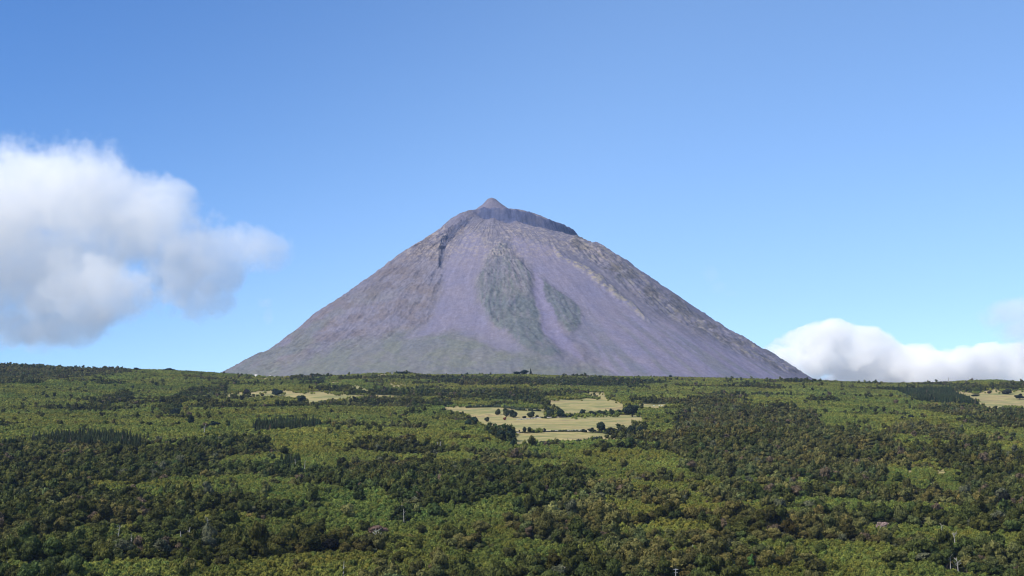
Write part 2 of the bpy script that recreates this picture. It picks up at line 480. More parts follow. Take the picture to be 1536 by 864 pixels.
# ------------------------------------------------------------------ foliage materials
def leaf_material(name):
    m, n, l, b = new_mat(name, 0.75)
    tint = n.new('ShaderNodeAttribute'); tint.attribute_type = 'INSTANCER'; tint.attribute_name = 'tint'
    var = n.new('ShaderNodeAttribute'); var.attribute_name = 'leafvar'
    mr = n.new('ShaderNodeMapRange'); l.new(var.outputs['Fac'], mr.inputs['Value'])
    mr.inputs['To Min'].default_value = 0.45; mr.inputs['To Max'].default_value = 1.75
    hs = n.new('ShaderNodeHueSaturation'); l.new(tint.outputs['Color'], hs.inputs['Color'])
    l.new(mr.outputs[0], hs.inputs['Value'])
    mh = n.new('ShaderNodeMapRange'); l.new(var.outputs['Fac'], mh.inputs['Value'])
    mh.inputs['To Min'].default_value = 0.515; mh.inputs['To Max'].default_value = 0.485
    l.new(mh.outputs[0], hs.inputs['Hue'])
    l.new(hs.outputs[0], b.inputs['Base Color'])
    # leaves let a little light through
    tr = n.new('ShaderNodeBsdfTranslucent'); l.new(hs.outputs[0], tr.inputs['Color'])
    mx = n.new('ShaderNodeMixShader'); mx.inputs[0].default_value = 0.22
    l.new(b.outputs[0], mx.inputs[1]); l.new(tr.outputs[0], mx.inputs[2])
    l.new(mx.outputs[0], n['Material Output'].inputs['Surface'])
    return m
M_LEAF = leaf_material('foliage')
m_bark, n, l, b = new_mat('bark', 0.9)
tc = n.new('ShaderNodeTexCoord')
nz = noise(n, l, tc.outputs['Object'], 1.5, 4)
l.new(ramp(n, l, nz.outputs[0], [(0.3, (.05, .04, .03)), (0.7, (.14, .115, .09))]).outputs[0], b.inputs['Base Color'])
m_dead, n, l, b = new_mat('bleached_wood', 0.85)
tc = n.new('ShaderNodeTexCoord')
nz = noise(n, l, tc.outputs['Object'], 1.0, 4)
l.new(ramp(n, l, nz.outputs[0], [(0.3, (.20, .18, .15)), (0.7, (.46, .43, .38))]).outputs[0], b.inputs['Base Color'])

# ------------------------------------------------------------------ tree meshes
ICO = {}
def ico(sub):
    if sub not in ICO:
        import bmesh
        bm = bmesh.new(); bmesh.ops.create_icosphere(bm, subdivisions=sub, radius=1)
        v = np.array([q.co[:] for q in bm.verts]); f = np.array([[q.index for q in p.verts] for p in bm.faces])
        bm.free(); ICO[sub] = (v, f)
    return ICO[sub]

class Tri:
    def __init__(s): s.v = []; s.f = []; s.a = []; s.n = 0
    def add(s, v, f, a):
        s.v.append(v); s.f.append(f + s.n); s.n += len(v)
        s.a.append(np.full(len(f), a) if np.isscalar(a) else a)
    def mesh(s, name, mat):
        me = mesh_from(name, np.concatenate(s.v), quads=np.concatenate(s.f))
        set_attr(me, 'leafvar', 'FLOAT', 'FACE', np.clip(np.concatenate(s.a), 0, 1))
        me.materials.append(mat)
        return me

def leaf_cards(t, g, centre, rad, nleaf, size, var, up=0.35, lo=-0.35):
    d = g.normal(size=(nleaf * 2, 3)); d /= np.linalg.norm(d, axis=1)[:, None]
    d = d[d[:, 2] > lo][:nleaf]
    k = len(d)
    p = centre + d * rad * g.uniform(0.85, 1.22, (k, 1))
    nrm = d + g.normal(size=(k, 3)) * 0.55 + np.array([0, 0, up])
    nrm /= np.linalg.norm(nrm, axis=1)[:, None]
    a = np.cross(nrm, g.normal(size=(k, 3))); a /= np.linalg.norm(a, axis=1)[:, None]
    b_ = np.cross(nrm, a)
    s = size * g.uniform(0.6, 1.25, (k, 1))
    q = np.stack([p + a * s, p + b_ * s * .7, p - a * s * .9, p - b_ * s * .75], 1)
    q = q + g.normal(size=q.shape) * size * 0.15
    v = q.reshape(-1, 3)
    i0 = np.arange(k) * 4
    f = np.concatenate([np.stack([i0, i0 + 1, i0 + 2], 1), np.stack([i0, i0 + 2, i0 + 3], 1)])
    av = np.clip(var + g.normal(size=k) * 0.24 + d[:, 2] * 0.06, 0, 1)
    t.add(v, f, np.concatenate([av, av]))

def broad_crown(seed, detail, shape='round'):
    ev = .85 if shape == 'shrub' else 1.0
    """unit crown: about 1 wide (radius ~1), standing z 0.25..1.7"""
    g = np.random.default_rng(seed)
    t = Tri()
    nl = {3: 11, 2: 7, 1: 4}[detail]
    hz, zc = {'round': (0.62, 0.95), 'flat': (0.36, 0.95), 'tall': (0.95, 1.15), 'shrub': (0.42, 0.60)}[shape]
    lean = g.normal(size=2) * 0.10
    for i in range(nl):
        if i == 0:
            c = np.array([0, 0, zc]); r = 0.60
        else:
            an = i * 2.4 + g.uniform(0, 1.2); rr_ = g.uniform(0.35, 0.68)
            zz = g.uniform(-0.55, 1.0)
            rr_ *= (1 - 0.45 * max(zz, 0))
            c = np.array([math.cos(an) * rr_ + lean[0] * zz, math.sin(an) * rr_ + lean[1] * zz, zc + hz * zz * 0.85])
            r = g.uniform(0.24, 0.46)
        rad = np.array([r, r * g.uniform(.8, 1.2), r * g.uniform(0.62, 0.9) * (1.0 if shape != 'flat' else .7)])
        v, f = ico(2 if detail >= 2 else 1)
        nv = 1 + (g.uniform(-1, 1, (len(v), 1))) * 0.20
        var = .47 + (g.uniform(0.22, 0.72) - .47) * ev
        t.add(v * rad * nv * 0.93 + c, f, np.clip(var - 0.1 + g.normal(size=len(f)) * 0.10, 0, 1))
        nleaf = {3: 60, 2: 26, 1: 10}[detail] if i else {3: 100, 2: 40, 1: 16}[detail]
        size = {3: 0.125, 2: 0.155, 1: 0.22}[detail]
        leaf_cards(t, g, c, rad, nleaf, size, var)
        if detail == 3:
            leaf_cards(t, g, c, rad * 1.15, 22, 0.075, var + .05)
    return t.mesh('crown_leaves', M_LEAF)

def conifer_crown(seed, detail):
    g = np.random.default_rng(seed); t = Tri()
    tiers = {3: 13, 2: 9, 1: 6}[detail]; per = {3: 16, 2: 10, 1: 7}[detail]
    for k in range(tiers):
        u = k / (tiers - 1)
        z = 0.5 + 2.9 * u; rad = (1 - u) ** 0.8 * 0.62 + 0.05
        an = np.arange(per) * 2 * math.pi / per + g.uniform(0, 6)
        rr_ = rad * g.uniform(0.7, 1.2, per)
        h = 3.2 / tiers
        w_ = 1.5 * math.pi / per
        p0 = np.stack([np.cos(an) * .03, np.sin(an) * .03, np.full(per, z + h * 0.9)], 1)
        p1 = np.stack([np.cos(an - w_) * rr_ * .75, np.sin(an - w_) * rr_ * .75, np.full(per, z + h * .1)], 1)
        p2 = np.stack([np.cos(an) * rr_, np.sin(an) * rr_, z - h * .55 + g.normal(size=per) * .05], 1)
        p3 = np.stack([np.cos(an + w_) * rr_ * .75, np.sin(an + w_) * rr_ * .75, np.full(per, z + h * .1)], 1)
        v = np.stack([p0, p1, p2, p3], 1).reshape(-1, 3)
        i0 = np.arange(per) * 4
        f = np.concatenate([np.stack([i0, i0 + 1, i0 + 2], 1), np.stack([i0, i0 + 2, i0 + 3], 1)])
        av = g.uniform(.15, .8, per)
        t.add(v, f, np.concatenate([av, av]))
    return t.mesh('needles', M_LEAF)

def tube(pts, rads, seg=6):
    pts = [Vector(p) for p in pts]
    V = []; F = []
    for i, p in enumerate(pts):
        d = (pts[min(i + 1, len(pts) - 1)] - pts[max(i - 1, 0)]).normalized()
        a = d.orthogonal().normalized(); c = d.cross(a)
        for k in range(seg):
            w = 2 * math.pi * k / seg
            V.append(p + (a * math.cos(w) + c * math.sin(w)) * rads[i])
    for i in range(len(pts) - 1):
        for k in range(seg):
            F.append([i * seg + k, i * seg + (k + 1) % seg, (i + 1) * seg + (k + 1) % seg, (i + 1) * seg + k])
    return [v[:] for v in V], F

def join_tubes(tubes, name, mat):
    V = []; F = []
    for v, f in tubes:
        o = len(V); V += v; F += [[q + o for q in p] for p in f]
    me = mesh_from(name, V, quads=F); smooth(me); me.materials.append(mat)
    return me

def trunk_mesh(seed, h=0.95, r=0.075, lean=0.12, limbs=5):
    g = random.Random(seed)
    lx, ly = g.uniform(-lean, lean), g.uniform(-lean, lean)
    T = [tube([(0, 0, -0.15), (lx * .3, ly * .3, h * .4), (lx, ly, h)], [r * 1.3, r, r * .45])]
    for k in range(limbs):
        a = k * 2.4 + g.uniform(0, 1); z = h * g.uniform(.35, .8)
        e = g.uniform(.35, .55)
        T.append(tube([(lx * z, ly * z, z), (math.cos(a) * e * .5, math.sin(a) * e * .5, z + .22), (math.cos(a) * e, math.sin(a) * e, z + .45)], [r * .5, r * .35, r * .12], 5))
    return join_tubes(T, 'trunk', m_bark)

NEAR = [broad_crown(100 + i, 3, s) for i, s in enumerate(['round', 'flat', 'round', 'tall', 'flat', 'round', 'tall', 'flat', 'round', 'shrub'])]
TRUNK = [trunk_mesh(i) for i in range(5)]
MID = [broad_crown(200 + i, 2, s) for i, s in enumerate(['round', 'flat', 'round', 'tall', 'flat', 'round', 'flat', 'round'])]
FAR = [broad_crown(300 + i, 1, s) for i, s in enumerate(['round', 'flat', 'round', 'tall', 'flat', 'round'])]
SHN = [broad_crown(400 + i, 2, 'shrub') for i in range(5)]
SHF = [broad_crown(500 + i, 1, 'shrub') for i in range(5)]
CONN = [conifer_crown(600 + i, 3) for i in range(3)]
CONF = [conifer_crown(700 + i, 2) for i in range(3)]

# ------------------------------------------------------------------ what grows where
# 0 bright evergreen scrub, 1 dark broadleaf wood, 2 brown-olive wood, 3 dark conifers
ZONES = [
    # dark and brown woods seen on the upper hillside
    (1, [(600, 597), (700, 601), (780, 605), (826, 612), (832, 606), (815, 600), (850, 596), (780, 588), (700, 590), (640, 592)]),
    (1, [(620, 568), (760, 570), (950, 570), (1000, 576), (940, 582), (860, 580), (700, 580)]),
    (1, [(470, 583), (620, 590), (600, 597), (700, 612), (560, 606), (480, 610), (550, 598), (480, 590)]),
    (1, [(240, 612), (262, 597), (290, 585), (340, 581), (344, 586), (290, 596), (275, 610), (262, 626), (245, 625)]),
    (1, [(130, 606), (170, 596), (180, 588), (200, 595), (190, 608), (150, 612)]),
    (2, [(-20, 538), (160, 548), (200, 560), (120, 566), (60, 575), (-20, 580)]),
    (3, [(1345, 588), (1425, 586), (1442, 594), (1465, 604), (1474, 611), (1420, 610), (1375, 602)]),
    (1, [(1420, 580), (1480, 584), (1536, 576), (1540, 586), (1480, 585), (1465, 590), (1428, 587)]),
    (2, [(1024, 620), (1035, 602), (1060, 600), (1100, 605), (1130, 616), (1180, 612), (1222, 622), (1230, 636), (1240, 655), (1300, 655), (1360, 668), (1330, 676), (1230, 686), (1150, 690), (1024, 690), (985, 668), (900, 664), (880, 656), (960, 660), (1010, 648)]),
    (1, [(1024, 655), (1120, 655), (1130, 668), (1110, 686), (1024, 686)]),
    (2, [(1345, 640), (1385, 640), (1450, 652), (1445, 664), (1380, 660), (1320, 652)]),
    (2, [(1370, 612), (1480, 614), (1540, 616), (1540, 638), (1490, 632), (1400, 622)]),
    (1, [(900, 652), (930, 646), (968, 642), (972, 655), (930, 662)]),
    (1, [(724, 640), (764, 643), (772, 652), (770, 672), (755, 668), (738, 656)]),
    (2, [(1032, 684), (1180, 676), (1310, 668), (1360, 674), (1345, 700), (1320, 730), (1240, 728), (1150, 718), (1080, 722), (1010, 714)]),
    (1, [(1350, 676), (1440, 672), (1478, 664), (1482, 676), (1540, 690), (1540, 765), (1490, 758), (1450, 745), (1440, 712), (1400, 694), (1360, 695)]),
    (2, [(1024, 742), (1150, 738), (1260, 738), (1380, 740), (1440, 748), (1540, 760), (1480, 768), (1300, 762), (1200, 756), (1024, 768), (980, 752)]),
    (3, [(50, 658), (130, 655), (220, 664), (218, 678), (130, 676), (50, 668)]),
    (1, [(-20, 674), (60, 672), (130, 680), (200, 684), (280, 672), (360, 662), (400, 668), (420, 680), (330, 690), (300, 712), (200, 730), (-20, 730)]),
    (3, [(422, 684), (448, 688), (446, 708), (426, 708)]),
    (3, [(380, 640), (430, 634), (480, 636), (478, 644), (430, 648), (384, 652)]),
    (1, [(515, 676), (560, 664), (640, 672), (690, 680), (640, 690), (560, 684)]),
    (1, [(512, 700), (640, 700), (740, 708), (860, 716), (900, 730), (890, 752), (820, 750), (760, 744), (690, 760), (600, 760), (512, 745)]),
    (1, [(-20, 735), (120, 735), (240, 748), (300, 762), (260, 800), (140, 810), (-20, 800)]),
    (2, [(760, 790), (900, 740), (905, 775), (1000, 800), (980, 820), (860, 830), (780, 815)]),
    # bright scrub patches among the lower woods
    (0, [(317, 704), (345, 690), (425, 687), (424, 708), (360, 710)]),
    (0, [(500, 752), (560, 740), (620, 770), (560, 790), (480, 800), (420, 780)]),
    (0, [(740, 668), (840, 663), (895, 672), (900, 694), (820, 704), (700, 700), (640, 692)]),
    (0, [(899, 720), (1024, 722), (1150, 722), (1330, 736), (1180, 738), (1024, 742), (1060, 760), (1024, 772), (905, 765)]),
    (0, [(1333, 700), (1400, 694), (1440, 712), (1448, 744), (1380, 742), (1330, 728)]),
    (0, [(1217, 756), (1320, 758), (1540, 768), (1540, 780), (1400, 778), (1250, 772)]),
    (0, [(1290, 800), (1420, 795), (1540, 806), (1540, 830), (1400, 832), (1310, 822)]),
    (0, [(570, 840), (640, 822), (740, 826), (800, 840), (780, 870), (600, 880), (540, 860)]),
    (0, [(900, 795), (1010, 790), (1090, 800), (1060, 815), (930, 812)]),
    (0, [(120, 800), (200, 790), (230, 800), (180, 812), (120, 815)]),
]
def classify(x, y, z):
    px, py = project(x, y, z)
    n1 = fbm(x / 170, y / 110, 81, 4, 0.6); n2 = fbm(x / 90 + 40, y / 120, 82, 3); n3 = fbm(x / 300, y / 200, 83, 3)
    n4 = fbm(x / 45, y / 60, 84, 2)
    low = sstep(650, 720, py + (n3 - .5) * 60)            # the lower hillside is mostly older wood
    cls = np.where(n1 > 0.655 - 0.105 * low, np.where(n2 > 0.53, 2, 1), 0)
    jx = (n1 - .5) * 30 + (n4 - .5) * 16; jy = (n2 - .5) * 14 + (n4 - .5) * 5
    sc = np.interp(py, [560, 864], [0.45, 1.4])
    for c, poly in ZONES:
        m = in_poly(px + jx * sc, py + jy * sc, poly)
        cls = np.where(m, np.where((n4 > .68) & (c != 3), 3 - c if c else 2, c), cls)
    return cls, px, py

def jgrid(step, y0, y1, seed):
    g = np.random.default_rng(seed)
    xs = np.arange(-1900, 1900, step); ys = np.arange(y0, y1, step)
    X, Y = np.meshgrid(xs, ys)
    X = X + (np.arange(len(ys)) % 2)[:, None] * step * .5
    X = (X + g.uniform(-.42, .42, X.shape) * step).ravel(); Y = (Y + g.uniform(-.42, .42, Y.shape) * step).ravel()
    k = np.abs(X) < 0.364 * Y * 1.10 + 40
    return X[k], Y[k]

TINTS = {0: (.146, .160, .032), 1: (.056, .063, .016), 2: (.092, .090, .028), 3: (.036, .048, .018)}
def tints(cls, x, y, g):
    n_ = len(x)
    t = np.array([TINTS[int(c)] for c in cls]) if n_ else np.zeros((0, 3))
    a = fbm(x / 60, y / 60, 91, 3)[:, None]; b_ = g.normal(size=(n_, 1))
    t = t * (1 + (a - .5) * .7 + b_ * np.where(np.asarray(cls)[:, None] == 0, .12, .24))
    t = t * np.where(np.asarray(cls)[:, None] == 0, np.interp(y, [1000, 1700], [.80, 1.0])[:, None], 1)   # the scrub tint gets darker low on the hillside
    warm = g.normal(size=(n_, 1)) * .09 + (fbm(x / 140, y / 100, 92, 3)[:, None] - .5) * .5
    t = t * np.concatenate([1 + warm * 1.0, 1 + warm * .15, 1 - warm * .3], 1)
    # a few rust-brown or pale grey-green individuals
    r_ = g.uniform(size=n_)
    t[(r_ < .02) & (cls != 0)] = (.11, .082, .050)
    t[(r_ > .985) & (cls != 0)] = (.088, .092, .050)
    return np.clip(t, .008, .3)

KEEP_CLEAR = []    # (x, y, radius): places where a hand-placed plant stands
SPECIAL_PX = []

# points of each kind
gT = np.random.default_rng(5)
bx, by = jgrid(7.0, 800, 4560, 1)
bz = terrain(bx, by); bc, bpx, bpy_ = classify(bx, by, bz)
mdw = meadow_mask(bpx, bpy_) + edge_wob(bx, by)
k = ((bc == 1) | (bc == 2)) & (mdw < -0.3)
# lone taller trees standing in the scrub
lone = (bc == 0) & (mdw < -2) & (gT.uniform(size=len(bx)) < .035)
kb = k | lone
Bx, By, Bz, Bc, Bpx, Bpy = [q[kb] for q in (bx, by, bz, bc, bpx, bpy_)]
Bc = np.where(Bc == 0, 1 + (gT.uniform(size=len(Bc)) < .4), Bc)
sx, sy = jgrid(5.0, 800, 4560, 2)
sz = terrain(sx, sy); sc_, spx, spy = classify(sx, sy, sz)
ms = meadow_mask(spx, spy) + edge_wob(sx, sy)
k = (sc_ == 0) & (ms < -0.2) | (ms > 0) & (ms < 4) & (fbm(sx / 40, sy / 60, 95, 2) > np.where(spx < 640, .50, .62)) & (gT.uniform(size=len(sx)) < np.where(spx < 640, .30, .14))
Sx, Sy, Sz = sx[k], sy[k], sz[k]
cx_, cy_ = jgrid(6.4, 800, 4560, 3)
cz_ = terrain(cx_, cy_); cc, cpx, cpy = classify(cx_, cy_, cz_)
k = (cc == 3) & (meadow_mask(cpx, cpy) < 0) & (fbm(cx_ / 26, cy_ / 50, 105, 3) + gT.uniform(-.12, .12, len(cx_)) > .40)
Cx, Cy, Cz, Cpx, Cpy = cx_[k], cy_[k], cz_[k], cpx[k], cpy[k]

def tree(name, crown_me, trunk_me, loc, rot, scale, tint, label, cat, group, crown_name='crown', tmat=None):
    e = bpy.data.objects.new(name, None); COL.objects.link(e)
    e.empty_display_size = 2
    e.location = loc; e.rotation_euler = (0, 0, rot)
    e['label'] = label; e['category'] = cat
    if group: e['group'] = group
    c = bpy.data.objects.new(crown_name, crown_me); COL.objects.link(c); c.parent = e
    c.scale = scale; c['tint'] = tuple(float(q) for q in tint)
    t = bpy.data.objects.new('trunk', trunk_me); COL.objects.link(t); t.parent = e
    t.scale = scale
    return e

def fan_of(n_branch, seed, h, spread, thick, mat, forks=2):
    """bare dead tree: stem with forking branches"""
    g = random.Random(seed); T = []
    lx, ly = g.uniform(-.1, .1) * h, g.uniform(-.05, .05) * h
    stem = [(0, 0, -1), (lx * .3, ly * .3, h * .45), (lx, ly, h)]
    T.append(tube(stem, [thick, thick * .8, thick * .25], 7))
    B = []
    for k in range(n_branch):
        u = g.uniform(.45, .95); z = h * u; a = g.uniform(0, 6.28); e = spread * g.uniform(.5, 1)
        p0 = (lx * u, ly * u, z); p1 = (lx * u + math.cos(a) * e * .5, ly * u + math.sin(a) * e * .5, z + e * .35)
        p2 = (lx * u + math.cos(a) * e, ly * u + math.sin(a) * e, z + e * g.uniform(.5, 1.1))
        B.append(tube([p0, p1, p2], [thick * .45, thick * .32, thick * .12], 5))
        for q in range(forks):
            a2 = a + g.uniform(-1, 1); e2 = e * .5
            B.append(tube([p1, (p1[0] + math.cos(a2) * e2, p1[1] + math.sin(a2) * e2, p1[2] + e2 * g.uniform(.4, 1))], [thick * .26, thick * .08], 4))
    if n_branch <= 4: return join_tubes(T + B, 'dead_stem', mat), None
    return join_tubes(T, 'dead_stem', mat), (join_tubes(B, 'dead_branches', mat) if B else None)

# ------------------------------------------------------------------ bare trunks
# (px, py of top, py of foot, thickness m, branches, spread m, label)
SNAGS = [
    (176, 787, 812, .42, 5, 3.0, 'tall thin bleached dead tree with bent top, leftmost of the bare trunks at lower left'),
    (197, 800, 826, .34, 2, 1.5, 'slim brownish bare trunk just right of the rust-brown tree top at lower left'),
    (216, 802, 820, .38, 0, 1.0, 'short straight pale trunk under a dark flat crown at lower left'),
    (272, 797, 816, .75, 1, 1.2, 'thickest white bare trunk of the lower left woods, broken off short'),
    (283, 791, 806, .45, 4, 2.2, 'small forked white dead tree right behind the thick white trunk'),
    (310, 776, 790, .30, 7, 2.6, 'grey twiggy dead tree furthest right of the lower left bare trunks'),
    (566, 793, 816, .60, 9, 5.0, 'broad dead tree with pale forked trunk below its brown twiggy crown'),
    (528, 799, 812, .38, 0, 1.0, 'short pale stump trunk left of the broad brown dead tree'),
    (515, 842, 856, .40, 2, 1.5, 'small white bare trunk low in the wood below the broad brown dead tree'),
    (606, 763, 778, .34, 3, 2.2, 'thin grey dead tree standing above and right of the broad brown dead tree'),
    (1039, 817, 830, .50, 0, 1.0, 'single pale trunk between the woods at lower right of centre'),
    (1321, 790, 804, .40, 4, 3.6, 'white forked trunk under a pinkish dry crown on the right slope'),
    (1328, 790, 804, .36, 3, 3.0, 'second white forked trunk beside the pinkish dry crown on the right slope'),
    (1415, 785, 806, .38, 4, 2.4, 'pale thin dead tree standing in the light scrub on the right slope'),
    (1433, 798, 812, .40, 8, 3.4, 'wide whitish dead tree with bare branches on the right slope'),
    (1438, 836, 856, .36, 8, 3.2, 'grey dead tree with many bare branches near the lower right corner'),
    (1426, 834, 852, .30, 6, 2.6, 'smaller grey dead tree left of the many-branched one near the lower right corner'),
    (845, 850, 866, .40, 5, 2.6, 'pale dead tree cut by the bottom edge right of centre'),
    (8, 842, 858, .34, 0, 1.0, 'thin pale trunk at the far lower left edge'),
    (660, 662, 676, .70, 3, 3.0, 'pale bare trunk on the right of the pair below the middle scrub'),
    (656, 663, 675, .60, 2, 2.5, 'pale bare trunk on the left of the pair below the middle scrub'),
    (306, 636, 650, .70, 3, 3.5, 'pale dead trunk beside the dark clumps on the upper left slope'),
    (444, 688, 706, .60, 1, 1.5, 'pale trunk at the right edge of the small dark conifer block'),
    (456, 690, 706, .50, 1, 1.5, 'thin pale trunk right of the small dark conifer block'),
    (1423, 566, 571.5, 1.2, 3, 3.0, 'lone bare tree standing on the skyline at the right'),
]
lm = []
for i, (px, pt, pb, th_, nb, spr, lab) in enumerate(SNAGS):
    x, y, z = unproject(px, pb + (3 if pb < 700 else 8))
    top = elev(y, pt)
    h = max(top - z, 4)
    stem, br = fan_of(nb, 900 + i, h, spr, th_, m_dead)
    e = add('dead_tree', stem, m_dead, label=lab, cat='dead tree', group='bleached dead trees among the woods')
    e.location = (x, y, z)
    if br is not None: add('branches', br, m_dead, parent=e)
    lm.append((px, (pt + pb) / 2, lab, x, y))
    KEEP_CLEAR.append((x, y - 5, 7.5))
    if y < 1600: KEEP_CLEAR.append((x, y - 14, 6))

# the utility pole at the bottom edge
x, y, z = unproject(1014, 876)
ztop = elev(y, 853)
pole = bpy.data.objects.new('utility_pole', None); COL.objects.link(pole); pole.location = (x, y, z)
pole['label'] = 'pale utility pole with crossarms, only its top showing at the bottom edge'; pole['category'] = 'utility pole'
hp = ztop - z
m_conc, n, l, b = new_mat('weathered_concrete', 0.85)
tc = n.new('ShaderNodeTexCoord'); nz = noise(n, l, tc.outputs['Object'], 2.0, 4)
l.new(ramp(n, l, nz.outputs[0], [(0.3, (.42, .41, .38)), (0.7, (.62, .61, .58))]).outputs[0], b.inputs['Base Color'])
add('post', join_tubes([tube([(0, 0, -1), (0, 0, hp)], [.26, .17], 8)], 'post', m_conc), m_conc, parent=pole)
for dz, w in ((-.5, 1.5), (-2.2, 1.2)):
    add('crossarm', join_tubes([tube([(-w, -.2, hp + dz), (w, -.2, hp + dz)], [.11, .11], 6)], 'crossarm', m_conc), m_conc, parent=pole)
for dx in (-1.3, -.5, .5, 1.3):
    add('insulator', join_tubes([tube([(dx, -.2, hp - .39), (dx, -.2, hp - .05)], [.09, .06], 6)], 'insulator', m_conc), m_conc, parent=pole)
KEEP_CLEAR.append((x, y - 8, 12)); KEEP_CLEAR.append((x, y - 22, 10))
lm.append((1014, 858, 'utility pole', x, y))

